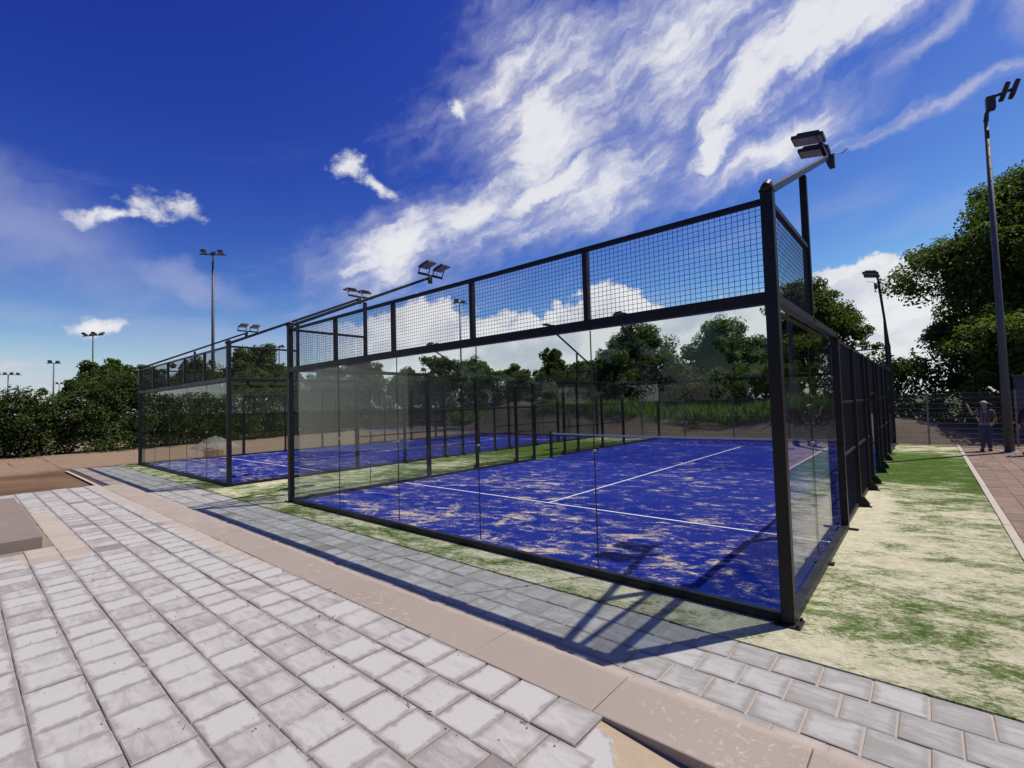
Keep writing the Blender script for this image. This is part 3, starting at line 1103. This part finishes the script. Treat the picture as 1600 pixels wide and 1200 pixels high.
make_tree('tree', 'huge dark leafy tree rising behind the tall pole on the right', (7.3, 34.5, 0), 14.6, 7.9, 1.2, 101, M['leaf_big'], 34, 24, 170, .23, lobe=.38, trunk=.42)
make_tree('tree', 'yellow-green bushy tree under the huge tree, behind wire fence', (4.3, 27.2, 0), 5.9, 3.0, .4, 102, M['leaf_light'], 16, 18, 120, .16)
make_tree('tree', 'round dark tree behind the far right court corner', (-6.2, 43, 0), 12.4, 4.1, 1.6, 103, M['leaf_big'], 18, 18, 120, .24)
make_tree('tree', 'dark bushy tree seen through glass, nearest the right corner post', (-12.0, 39.5, 0), 9.0, 4.9, .5, 104, M['leaf_big'], 18, 18, 110, .23)
make_tree('tree', 'broad dark tree seen through the glass right of the lamp arm', (-17.6, 33.0, 0), 8.7, 4.6, .5, 105, M['leaf_mid'], 18, 18, 110, .22)
make_tree('tree', 'small upright tree poking above the row beyond the courts', (-31.0, 39.8, 0), 8.5, 2.5, 1., 106, M['leaf_mid'], 9, 14, 70, .3)
make_tree('tree', 'rounded dark tree above the hedge, between the two courts', (-58.5, 18.6, 0), 9.6, 4.7, 1., 107, M['leaf_mid'], 14, 16, 80, .34)
make_tree('tree', 'dark spreading tree behind the left hedge', (-68.5, 6.5, 0), 8.1, 5.8, 1., 108, M['leaf_big'], 14, 16, 80, .36)
make_tree('tree', 'dark tree behind the mesh top of the farther court', (-66, 13.5, 0), 8.4, 4.0, 1., 109, M['leaf_big'], 11, 14, 80, .36)
G = 'row of trees beyond the courts'
k = 0
for (x, y, h, r, lab) in ((-50.2, 27.5, 8.2, 3.6, 'leftmost dark tree of the row beyond the courts'),
                          (-47.5, 31.5, 7.2, 2.8, 'low tree second from left in the row beyond the courts'),
                          (-45, 34.5, 8.3, 3.6, 'tallest tree of the row beyond the courts'),
                          (-40.5, 36.5, 7.9, 3.2, 'mid row tree behind the thin pole beyond the courts'),
                          (-36.5, 39.5, 7.3, 3.2, 'pale green tree at the right end of the row beyond the courts'),
                          (-53.5, 24.5, 7.4, 3.4, 'tree left of the leftmost one in the row, above the far mesh'),
                          (-33.5, 41.5, 6.6, 2.9, 'tree just left of the small upright tree'),
                          (-27.5, 40.0, 6.6, 3.0, 'tree just right of the small upright tree'),
                          (-21.8, 37.5, 6.9, 3.2, 'tree tucked against the left of the broad dark tree'),
                          (-24.5, 41.0, 6.0, 3.2, 'low tree in the gap right of the upright tree'),
                          (-9.5, 46.0, 6.5, 3.2, 'low tree between the dark bushy tree and the round dark tree')):
    make_tree('tree', lab, (x, y, 0), h, r, .8, 120 + k, M['leaf_light' if k == 4 else 'leaf_mid'], 10, 14, 70, .32, group=G if k < 5 else None)
    k += 1


def shrub_belt(name, pts, heights, depth, seed, mat, step=1.1, ncl=10, nper=46, leaf=.2):
    rg = np.random.default_rng(seed)
    C, Rr = [], []
    for i in range(len(pts) - 1):
        a, b = np.array(pts[i], float), np.array(pts[i + 1], float)
        n = max(1, int(np.linalg.norm(b - a) / step))
        for j in range(n):
            f = j / n
            p = a + (b - a) * f
            h = heights[i] * (1 - f) + heights[i + 1] * f
            h *= rg.uniform(.86, 1.08)
            for _ in range(ncl):
                z = h * rg.uniform(.0, 1.0) ** .95
                w = depth * (1 - .45 * (z / h) ** 2)
                q = rg.normal(size=2) * .45 * w
                C.append((p[0] + q[0], p[1] + q[1], z))
                Rr.append(rg.uniform(.45, .85))
            if rg.uniform() < .5:
                C.append((p[0] + rg.normal() * .4, p[1] + rg.normal() * .4, h * rg.uniform(1.0, 1.13)))
                Rr.append(.3)
    me = leaf_mesh(name, np.array(C), np.array(Rr), nper, leaf, seed, .5)
    o = link(name, me, mat)
    return o


hd = shrub_belt('hedge', [(-37.5, -16), (-38.2, -5), (-37.2, -1), (-37.2, 1.5), (-38.5, 6), (-41, 14), (-43, 22), (-38, 29), (-31, 32.5), (-23, 34)],
                [3.2, 3.2, 3.6, 4.5, 4.9, 5.0, 5.0, 5.2, 5.4, 5.0], 1.5, 201, M['leaf_hedge'], .55, 22, 80, .19)
tag(hd, 'long tangled dark green hedge behind the soil at left', 'hedge', kind='stuff')
hb = shrub_belt('thicket', [(-3.5, 30), (1, 29), (5, 27.5), (11, 25), (16, 24)], [4.4, 4.2, 4.2, 4.5, 4.5], 1.6, 202, M['leaf_big'], .9, 24, 70, .22)
hc_ = shrub_belt('shrubs', [(-24, 33.2), (-18, 32.2), (-12, 32.6), (-5, 33)], [4.6, 4.4, 4.0, 4.2], 1.3, 203, M['leaf_big'], .7, 20, 70, .2)
tag(hc_, 'dark shrubs under the trees beyond the weeds', 'shrubs', kind='stuff')
hq = shrub_belt('unseen_tree_belt', [(-31, -20), (-26, -26), (-20, -31), (-15.5, -34)], [9, 10, 10, 9], 2.6, 204, M['leaf_big'], 1.2, 34, 50, .4)  # added out of view so the glass mirrors dark foliage, not sky
hq2 = shrub_belt('unseen_tree_belt', [(-10.5, -36), (-5, -37), (2, -37), (8, -36)], [9, 10, 10, 9], 2.6, 205, M['leaf_big'], 1.2, 34, 50, .4)  # added likewise, to cut the sky haze mirrored in the right panes
tag(hq2, 'second dark belt of trees added out of view behind the terrace', 'trees', kind='stuff')
tag(hq, 'dark belt of trees added out of view behind the terrace', 'trees', kind='stuff')
tag(hb, 'dark thicket behind the wire fence on the right', 'thicket', kind='stuff')


# --- soil bank beyond the courts, with weeds
def build_bank():
    rg = np.random.default_rng(5)
    xs = np.linspace(-38, 7, 91)
    ys = np.linspace(21.3, 30, 15)
    vs, fs = [], []
    for y in ys:
        for x in xs:
            f = (y - 21.3) / (30 - 21.3)
            prof = math.sin(min(1, f * 2.2) * math.pi / 2) * (1 - max(0, f - .6) * 1.2)
            h = 1.25 + .45 * math.sin(x * .31 + 1) + .25 * math.sin(x * .9)
            h += 1.3 * math.exp(-((x + 24.5) / 2.6) ** 2)
            if x < -28:
                h *= max(.15, 1 - (-28 - x) * .2)
            if x > -3:
                h *= max(.35, 1 - (x + 3) * .13)
            vs.append((x + rg.uniform(-.12, .12), y + rg.uniform(-.1, .1), -.1 + h * prof + rg.uniform(-.07, .07) * (prof > .05)))
    nx = len(xs)
    for j in range(len(ys) - 1):
        for i in range(nx - 1):
            fs.append((j * nx + i, j * nx + i + 1, (j + 1) * nx + i + 1, (j + 1) * nx + i))
    o = MB().add(vs, fs).build('soil_bank', M['bank'], smooth=True)
    s = o.modifiers.new('sub', 'SUBSURF'); s.levels = 1; s.render_levels = 1
    tag(o, kind='structure')
    # weeds: blades fanning from tufts along the bank's crest
    rg = np.random.default_rng(6)
    V = []
    for _ in range(4200):
        x = rg.uniform(-31, -1.5)
        y = rg.uniform(23.6, 29)
        den = .5 + .5 * math.sin(x * .8 + 2) * math.sin(x * .37)
        if rg.uniform() > .25 + den * .7:
            continue
        hh = rg.uniform(.45, 1.15) * (.75 + den * .5)
        zb = 1.0 + .3 * math.sin(x * .31 + 1)
        for _k in range(9):
            a = rg.uniform(0, 2 * math.pi)
            ln = hh * rg.uniform(.5, 1.1)
            tip = np.array([math.cos(a) * ln * .45, math.sin(a) * ln * .45, ln])
            b0 = np.array([x + rg.normal() * .15, y + rg.normal() * .15, zb])
            s = np.array([-math.sin(a), math.cos(a), 0]) * .035
            mid = b0 + tip * .55 + np.array([0, 0, ln * .12])
            V += [b0, mid + s, b0 + tip, mid - s]
    me = quads_mesh('weeds', np.array(V))
    o = link('weeds', me, M['weed'])
    tag(o, 'bright green weeds growing along the top of the soil bank', 'weeds', kind='stuff')


build_bank()
e = make_tree('tree', 'small yellow-green sapling on the soil mound beyond the courts', (-21.8, 26.5, 1.9), 2.0, .85, .2, 140, M['leaf_light'], 5, 8, 40, .16)

# --- gravel heap and cardboard box behind the farther court
rg = np.random.default_rng(8)
vs, fs = [], []
nr, na = 9, 26
for i in range(nr):
    r = 2.2 * i / (nr - 1)
    for k in range(na):
        a = 2 * math.pi * k / na
        z = 1.25 * max(0, 1 - (r / 2.15)) ** .9
        vs.append((r * math.cos(a) * 1.15 + rg.normal() * .05, r * math.sin(a) + rg.normal() * .05, z + rg.normal() * .035))
for i in range(nr - 1):
    for k in range(na):
        k2 = (k + 1) % na
        fs.append((i * na + k, (i + 1) * na + k, (i + 1) * na + k2, i * na + k2))
o = MB().add(vs, fs).build('gravel_heap', M['gravel'], smooth=False, loc=(-33.0, 5.6, -.08))
o.scale = (.62, .62, .6)
tag(o, 'cone of grey gravel behind the farther court', 'gravel heap', kind=None)
card = mat_simple('cardboard', (.30, .20, .11), .9, 0, 7, .2, .2)
bx = empty('cardboard_box', (-24.95, 3.0, -.06), .5)
tag(bx, 'brown cardboard box beside the farther court glass', 'box')
MB().box(-.33, .33, -.25, .25, 0, .36).build('body', card, bx, .004)
MB().bar((-.33, .13, .365), (.33, .13, .365), .24, .006, (0, .2, 1)).build('flap', card, bx)
MB().bar((-.33, -.37, .43), (.33, -.37, .43), .24, .006, (0, -.7, 1)).build('flap', card, bx)


# ------------------------------------------------------------------ wire fence beyond the turf
fe = empty('wire_fence', (0, 20.75, 0))
tag(fe, 'grey double-wire fence with slim posts behind the red path', 'fence')
for i in range(-11, 5):
    x = 1.12 + 2.5 * i
    p = MB().box(x - .03, x + .03, -.02, .02, -.1, 2.12).build('post', M['fence'], fe, .004)
    for zz in (.55, 1.05, 1.55, 2.02):
        MB().box(x - .05, x + .05, -.035, -.021, zz - .02, zz + .02).build('clip', M['fence'], p)
    vv = MB()
    for j in range(1, 50):
        vv.bar((x + .05 * j, 0, .05), (x + .05 * j, 0, 2.05), .005)
    o = vv.build('wire_panel', M['fence'], fe)
    o['kind'] = 'stuff'
wme = MB()
wme.bar((-1.22, -.008, 0), (1.22, -.008, 0), .011, .011)
wme.bar((-1.22, .008, 0), (1.22, .008, 0), .011, .011)
wme = wme.mesh('wire')
for i in range(-11, 5):
    for j in range(11):
        link('wire', wme, M['fence'], fe, (1.12 + 2.5 * i + 1.25, 0, .06 + .2 * j))


# ------------------------------------------------------------------ floodlight masts
def mast(loc, H, r, label, heads, dark=True, yaw=0.0, rungs=True):
    e = empty('floodlight_mast', loc, yaw)
    tag(e, label, 'light mast')
    mt_ = M['mast']
    MB().tube([(0, 0, -.1), (0, 0, H * .5), (0, 0, H)], [r, r * .8, r * .5], 12).build('pole', mt_, e, smooth=True)
    MB().bar((-heads * .38, 0, H + .05), (heads * .38, 0, H + .05), .09).build('crossbar', mt_, e)
    for i in range(heads):
        x = (i - (heads - 1) / 2) * .72
        s = 1 if i % 2 else -1
        f = MB()
        a = Vector((x, -s * .05, H + .12))
        f.bar(a, a + Vector((0, s * .42, .26)), .42, .16, (0, 0, 1))
        h = f.build('floodlight', M['lamp'], e, .01)
        l = MB().bar(a + Vector((0, s * .05, -.065)), a + Vector((0, s * .36, .135)), .36, .02)
        l.build('lens', M['lens'], h)
        MB().bar((x, 0, H + .05), a + Vector((0, s * .1, .05)), .05).build('yoke', M['lamp'], h)
    if rungs:
        rb = MB()
        n = int((H - 2.5) / .4)
        for i in range(n):
            s = 1 if i % 2 else -1
            rb.bar((0, 0, 2.5 + .4 * i), (s * .22, 0, 2.5 + .4 * i), .02)
        rb.build('rungs', mt_, e)['kind'] = 'stuff'
    return e


def right_mast():
    e = empty('floodlight_mast', (3.16, 18.25, 0), .10)
    tag(e, 'tall grey light pole beside the red path at right', 'light mast')
    H = 11.6
    MB().tube([(0, 0, -.1), (0, 0, 4.), (0, 0, H)], [.135, .105, .06], 14).build('pole', M['mast'], e, smooth=True)
    MB().tube([(0, 0, -.05), (0, 0, .02), (0, 0, .03)], [.24, .24, .15], 14).build('base_flange', M['galv'], e)
    rb = MB()
    for i in range(22):
        rb.tube([(0, -.14, 2.2 + .42 * i), (0, -.03, 2.2 + .42 * i)], .016, 6)
    rb.build('climbing_studs', M['lamp'], e)['kind'] = 'stuff'
    MB().tube([(0, 0, H - .1), (.03, 0, H + .18), (.13, 0, H + .30)], [.075, .06, .06], 8).build('bracket', M['lamp'], e)
    MB().box(.02, .26, -.12, .12, H + .25, H + .72).build('gear_box', M['lamp'], e, .02)
    MB().bar((.15, 0, H + .68), (.72, 0, H + .78), .07).build('crossbar', M['lamp'], e)
    for k, x in enumerate((.48, .72)):
        f = MB().bar((x - .08, -.05, H + .50), (x + .08, -.05, H + .98), .38, .12, (1, 0, 0))
        h = f.build('floodlight', M['lamp'], e, .02)
        MB().bar((x - .01, -.05, H + .50), (x + .145, -.05, H + .955), .33, .02, (1, 0, 0)).build('lens', M['lens'], h)
    MB().box(-.045, .045, -.10, -.06, H - .75, H - .45).build('junction_box', M['lamp'], e, .004)


right_mast()
mast((-48.6, 10.3, 0), 16.8, .17, 'tallest slim floodlight mast behind the farther court', 3, yaw=.9)
mast((-73.2, 5.3, 0), 11.6, .12, 'floodlight mast in front of the small white cloud', 4, yaw=.5)
mast((-88.5, 3.4, 0), 9.4, .12, 'floodlight mast between the cloud mast and the left edge', 2, yaw=1.3)
mast((-108.8, 0.1, 0), 9.0, .13, 'leftmost floodlight mast above the hedge', 4, yaw=1.57, rungs=False)
mast((-148, 10, 0), 9.6, .14, 'tiny far floodlight mast second from the left edge', 2, yaw=1.3, rungs=False)
mast((-81.6, 30.5, 0), 12.8, .13, 'distant floodlight mast above the rounded tree between the courts', 3, yaw=.6)
mast((-35.3, 29.1, 0), 12.8, .11, 'thin floodlight mast seen through the upper wire mesh', 2, yaw=.9)

# ------------------------------------------------------------------ grey cabin and container beyond the bank
def cabin(loc, L, D, H, rz, mat, name, label, cat, ribs=.3):
    e = empty(name, loc, rz)
    tag(e, label, cat)
    MB().box(-L / 2, L / 2, -D / 2, D / 2, 0, H).build('body', mat, e, .02)
    n = int(L / ribs)
    for i in range(n):
        x = -L / 2 + ribs * (i + .5)
        MB().box(x - ribs * .3, x + ribs * .3, -D / 2 - .035, -D / 2, .12, H - .12).build('rib', mat, e, .008)
    MB().box(-L / 2 - .04, L / 2 + .04, -D / 2 - .06, D / 2 + .06, H, H + .1).build('roof', mat, e, .01)
    return e


grey = mat_simple('cabin_grey', (.16, .17, .18), .5, .1, 3, .15)
dark = mat_simple('container_blue_grey', (.055, .06, .085), .5, .2, 3, .2)
cabin((-14.2, 35.5, .0), 9, 2.4, 3.1, R(18), grey, 'site_cabin', 'grey ribbed site cabin behind the weeds beyond the far glass', 'cabin', .9)
cabin((6.1, 24.3, -.06), 4.2, 2.4, 2.7, R(-8), dark, 'storage_container', 'dark ribbed storage container behind the fence at right edge', 'container', .35)


# ------------------------------------------------------------------ pale club house left of the view, mirrored in the glass
ch = empty('club_house', (-18.6, -9.7, -.06), math.atan2(3.7, -6.4))
tag(ch, 'pale rendered club house beside the terrace', 'building')
rend = mat_simple('white_render', (.66, .66, .63), .85, 0, 2, .08, .1)
wing = mat_simple('window_glass', (.03, .035, .04), .08, 0, 4, .1)
MB().box(0, 8.6, .0, 7, 0, 5.4).build('wall', rend, ch, .01)
MB().box(-.25, 8.85, -.3, 7.2, 5.402, 5.62).build('roof', grey, ch, .01)
MB().box(7.0, 8.0, -.05, .0, 0, 2.1).build('door', grey, ch, .01)

# ------------------------------------------------------------------ people
def skin_body(name, joints, edges, mat, parent, sub=2, root=0):
    me = bpy.data.meshes.new(name)
    me.from_pydata([j[0] for j in joints], edges, [])
    me.update()
    o = link(name, me, mat, parent)
    md = o.modifiers.new('skin', 'SKIN')
    md.use_smooth_shade = True
    lay_ = me.skin_vertices[0].data if me.skin_vertices else None
    if lay_ is None:
        bm = bmesh.new(); bm.from_mesh(me)
        bm.verts.layers.skin.verify()
        bm.to_mesh(me); bm.free()
        lay_ = me.skin_vertices[0].data
    for i, j in enumerate(joints):
        rr = j[1]
        lay_[i].radius = rr if isinstance(rr, tuple) else (rr, rr)
        lay_[i].use_root = (i == root)
    s = o.modifiers.new('sub', 'SUBSURF')
    s.levels = s.render_levels = sub
    return o


def hand(joints, edges, wrist, w, d, side):
    """palm plus five short chains; w wrist position, d pointing direction"""
    d = Vector(d).normalized()
    s = d.cross(Vector((0, 0, 1)))
    if s.length < .1:
        s = Vector((1, 0, 0))
    s.normalize()
    s *= side
    w = Vector(w)
    palm = len(joints)
    joints.append((tuple(w + d * .06), (.036, .018)))
    edges.append((wrist, palm))
    for k, (off, ln) in enumerate(((-.030, .075), (-.010, .085), (.010, .080), (.030, .062))):
        a = len(joints)
        joints.append((tuple(w + d * .10 + s * off), .010))
        joints.append((tuple(w + d * (.10 + ln * .55) + s * off * 1.15), .009))
        joints.append((tuple(w + d * (.10 + ln) + s * off * 1.2 - Vector((0, 0, .014))), .008))
        edges += [(palm, a), (a, a + 1), (a + 1, a + 2)]
    a = len(joints)
    joints.append((tuple(w + d * .045 - s * .045), .011))
    joints.append((tuple(w + d * .085 - s * .062), .009))
    edges += [(palm, a), (a, a + 1)]


def person(loc, rz, label, H, shirt, trousers, skin, l_arm, r_arm, head_turn, cap=None, hair=None, stance=.085):
    e = empty('person', loc, rz)
    tag(e, label, 'person')
    k = H / 1.76
    V = lambda *q: tuple(c * k for c in q)
    J = [(V(0, 0, .95), (.15 * k, .11 * k)), (V(0, .01, 1.15), (.145 * k, .10 * k)), (V(0, 0, 1.36), (.165 * k, .10 * k)), (V(0, -.01, 1.47), (.07 * k, .06 * k)),
         (V(0, 0, 1.53), (.052 * k, .052 * k)), (V(0, .015, 1.60), (.070 * k, .085 * k)), (V(0, .012, 1.68), (.078 * k, .095 * k)), (V(0, .0, 1.745), (.050 * k, .06 * k))]
    E_ = [(0, 1), (1, 2), (2, 3), (3, 4), (4, 5), (5, 6), (6, 7)]
    # nose and ears
    hd_ = Vector((math.sin(head_turn), math.cos(head_turn), 0))
    a = len(J)
    J.append((tuple(Vector(V(0, .015, 1.625)) + hd_ * .105 * k), .012 * k)); E_.append((5, a))
    for s in (-1, 1):
        sd = Vector((hd_.y, -hd_.x, 0)) * s
        a = len(J)
        J.append((tuple(Vector(V(0, .005, 1.635)) + sd * .085 * k), .015 * k)); E_.append((6, a))
    for s in (-1, 1):
        a = len(J)
        J += [(V(s * .09, 0, .90), .095 * k), (V(s * stance, .02, .50), .062 * k), (V(s * (stance + .01), -.01, .10), .042 * k), (V(s * (stance + .015), .06, .035), (.042 * k, .032 * k)), (V(s * (stance + .03), .17, .025), (.038 * k, .022 * k))]
        E_ += [(0, a), (a, a + 1), (a + 1, a + 2), (a + 2, a + 3), (a + 3, a + 4)]
    arms = {}
    for s, arm in ((-1, l_arm), (1, r_arm)):
        a = len(J)
        sh, el, wr = V(s * .185, 0, 1.41), V(*arm[0]), V(*arm[1])
        J += [(sh, .058 * k), (el, .042 * k), (wr, .028 * k)]
        E_ += [(2, a), (a, a + 1), (a + 1, a + 2)]
        hand(J, E_, a + 2, wr, Vector(wr) - Vector(el), s)
        arms[s] = (sh, el, wr)
    skin_body('body', J, E_, skin, e)
    # shirt with sleeves, trousers, shoes as a second skin just outside the body
    J2 = [(V(0, 0, .90), (.172 * k, .128 * k)), (V(0, .01, 1.15), (.165 * k, .118 * k)), (V(0, 0, 1.36), (.182 * k, .116 * k)), (V(0, -.005, 1.465), (.085 * k, .075 * k))]
    E2 = [(0, 1), (1, 2), (2, 3)]
    for s in (-1, 1):
        sh, el, wr = arms[s]
        a = len(J2)
        q = Vector(sh).lerp(Vector(el), .85) if l_arm[2] == 'short' else Vector(el).lerp(Vector(wr), .8)
        J2.append((sh, .075 * k))
        if l_arm[2] == 'short':
            J2.append((tuple(q), .064 * k)); E2 += [(2, a), (a, a + 1)]
        else:
            J2.append((el, .058 * k)); J2.append((tuple(q), .045 * k)); E2 += [(2, a), (a, a + 1), (a + 1, a + 2)]
    skin_body('shirt', J2, E2, shirt, e)
    J3 = [(V(0, 0, .97), (.158 * k, .118 * k)), (V(0, 0, .88), (.165 * k, .12 * k))]
    E3 = [(0, 1)]
    for s in (-1, 1):
        a = len(J3)
        J3 += [(V(s * .095, 0, .80), .108 * k), (V(s * stance, .02, .48), .080 * k), (V(s * (stance + .01), -.005, .09), .068 * k)]
        E3 += [(1, a), (a, a + 1), (a + 1, a + 2)]
    skin_body('trousers', J3, E3, trousers, e)
    for s in (-1, 1):
        x = s * (stance + .02) * k
        sh = MB()
        prof = [(-.07, .0, .042), (-.02, .0, .045), (.08, .0, .050), (.17, .0, .046), (.205, .0, .03)]
        sh.tube([(x, y * k, .045 * k) for y, _, r in prof], [r * k for _, _, r in prof], 10)
        ob = sh.build('shoe', M['lamp'], e, smooth=True)
        ob.scale = (1, 1, .9)
    if cap is not None:
        c0 = Vector(V(0, .005, 1.675))
        vs, fs = [], []
        n, mrg = 16, 6
        for i in range(mrg + 1):
            ph = i / mrg * math.pi / 2
            for j in range(n):
                th = 2 * math.pi * j / n
                vs.append(tuple(c0 + Vector((math.cos(th) * .105 * math.cos(ph), math.sin(th) * .118 * math.cos(ph), math.sin(ph) * .10)) * k))
        for i in range(mrg):
            for j in range(n):
                fs.append((i * n + j, i * n + (j + 1) % n, (i + 1) * n + (j + 1) % n, (i + 1) * n + j))
        cp = MB().add(vs, fs).build('cap', cap, e, smooth=True)
        sd = Vector((hd_.y, -hd_.x, 0))
        b0 = c0 + hd_ * .09 * k
        vs = [b0 - sd * .085 * k, b0 + sd * .085 * k, b0 + hd_ * .10 * k + sd * .055 * k - Vector((0, 0, .02)), b0 + hd_ * .10 * k - sd * .055 * k - Vector((0, 0, .02))]
        vs += [q + Vector((0, 0, .012)) for q in vs]
        MB().add(vs, BOXF).build('peak', cap, cp)
    if hair is not None:
        c0 = Vector(V(0, -.008, 1.665))
        vs, fs = [], []
        n, mrg = 16, 7
        for i in range(mrg + 1):
            ph = -.35 + i / mrg * (math.pi / 2 + .35)
            for j in range(n):
                th = 2 * math.pi * j / n
                vs.append(tuple(c0 + Vector((math.cos(th) * .092 * math.cos(ph), math.sin(th) * .108 * math.cos(ph), math.sin(ph) * .10)) * k))
        for i in range(mrg):
            for j in range(n):
                fs.append((i * n + j, i * n + (j + 1) % n, (i + 1) * n + (j + 1) % n, (i + 1) * n + j))
        MB().add(vs, fs).build('hair', hair, e, smooth=True)
    return e


mt, t, out = new_mat('plaid_cloth')
pos = t.node('ShaderNodeTexCoord').outputs['Object']
x, y, z = t.xyz(pos)[:3]
sx_ = t.step(t.m('ABSOLUTE', t.m('SINE', t.m('MULTIPLY', t.m('ADD', x, y), 42.))), .55, .8)
sz_ = t.step(t.m('ABSOLUTE', t.m('SINE', t.m('MULTIPLY', z, 42.))), .55, .8)
principled(t, out, Base_Color=t.mix(t.m('MULTIPLY', t.m('ADD', sx_, sz_), .5), (.02, .022, .03), (.17, .175, .19)), Roughness=.9)
plaid = mt
jeans = mat_simple('jeans', (.055, .075, .105), .85, 0, 40, .25, .3)
black = mat_simple('black_cloth', (.012, .012, .016), .85, 0, 40, .25, .3)
skin_m = mat_simple('skin', (.36, .21, .15), .5, 0, 20, .1)
capm = mat_simple('cap_cloth', (.38, .37, .35), .85, 0, 40, .1)
hairm = mat_simple('dark_hair', (.03, .022, .016), .6, 0, 60, .3)
person((2.62, 18.45, .006), R(8), 'man in cap, checked shirt and jeans with raised arm, by the fence', 1.74, plaid, jeans, skin_m,
       ((-.30, .10, 1.28), (-.37, .16, 1.52), 'short'), ((.27, -.04, 1.15), (.25, .14, 1.00)), R(75), cap=capm)
person((3.60, 17.45, .006), R(35), 'person in black clothes at the right edge of the picture', 1.80, black, black, skin_m,
       ((-.27, .02, 1.15), (-.24, .12, .93), 'long'), ((.27, -.02, 1.15), (.25, .1, .93)), R(-20), hair=hairm)


# ------------------------------------------------------------------ chips, twigs and crumbs lying on the terrace
rg = np.random.default_rng(77)
mb = MB()
for i in range(240):
    xx = -rg.uniform(.4, 1) * rg.uniform(.5, 9.5)
    yy = -2.72 - PY * rg.integers(0, 7) + rg.normal() * .012 if rg.uniform() < .6 else rg.uniform(-4.9, -2.3)
    if xx > -.4 or (xx < -7.9 and yy < -4.25):
        continue
    r_ = rg.uniform(.003, .008)
    ang = rg.uniform(0, 3.14)
    if rg.uniform() < .12:
        l_ = rg.uniform(.02, .06)
        mb.bar((xx, yy, TH + .006), (xx + l_ * math.cos(ang), yy + l_ * math.sin(ang), TH + .008), .004)
    else:
        dx_, dy_ = r_ * math.cos(ang), r_ * math.sin(ang)
        mb.add([(xx - dx_, yy - dy_, TH), (xx + dy_, yy - dx_, TH), (xx + dx_ * 1.3, yy + dy_ * 1.3, TH), (xx - dy_, yy + dx_, TH), (xx, yy, TH + r_ * 1.1)], [(0, 1, 4), (1, 2, 4), (2, 3, 4), (3, 0, 4)])
o = mb.build('debris', mat_simple('crumbs', (.16, .12, .09), .9, 0, 3, .5))
tag(o, 'scattered crumbs and twigs on the grey terrace pavers', 'debris', kind='stuff')
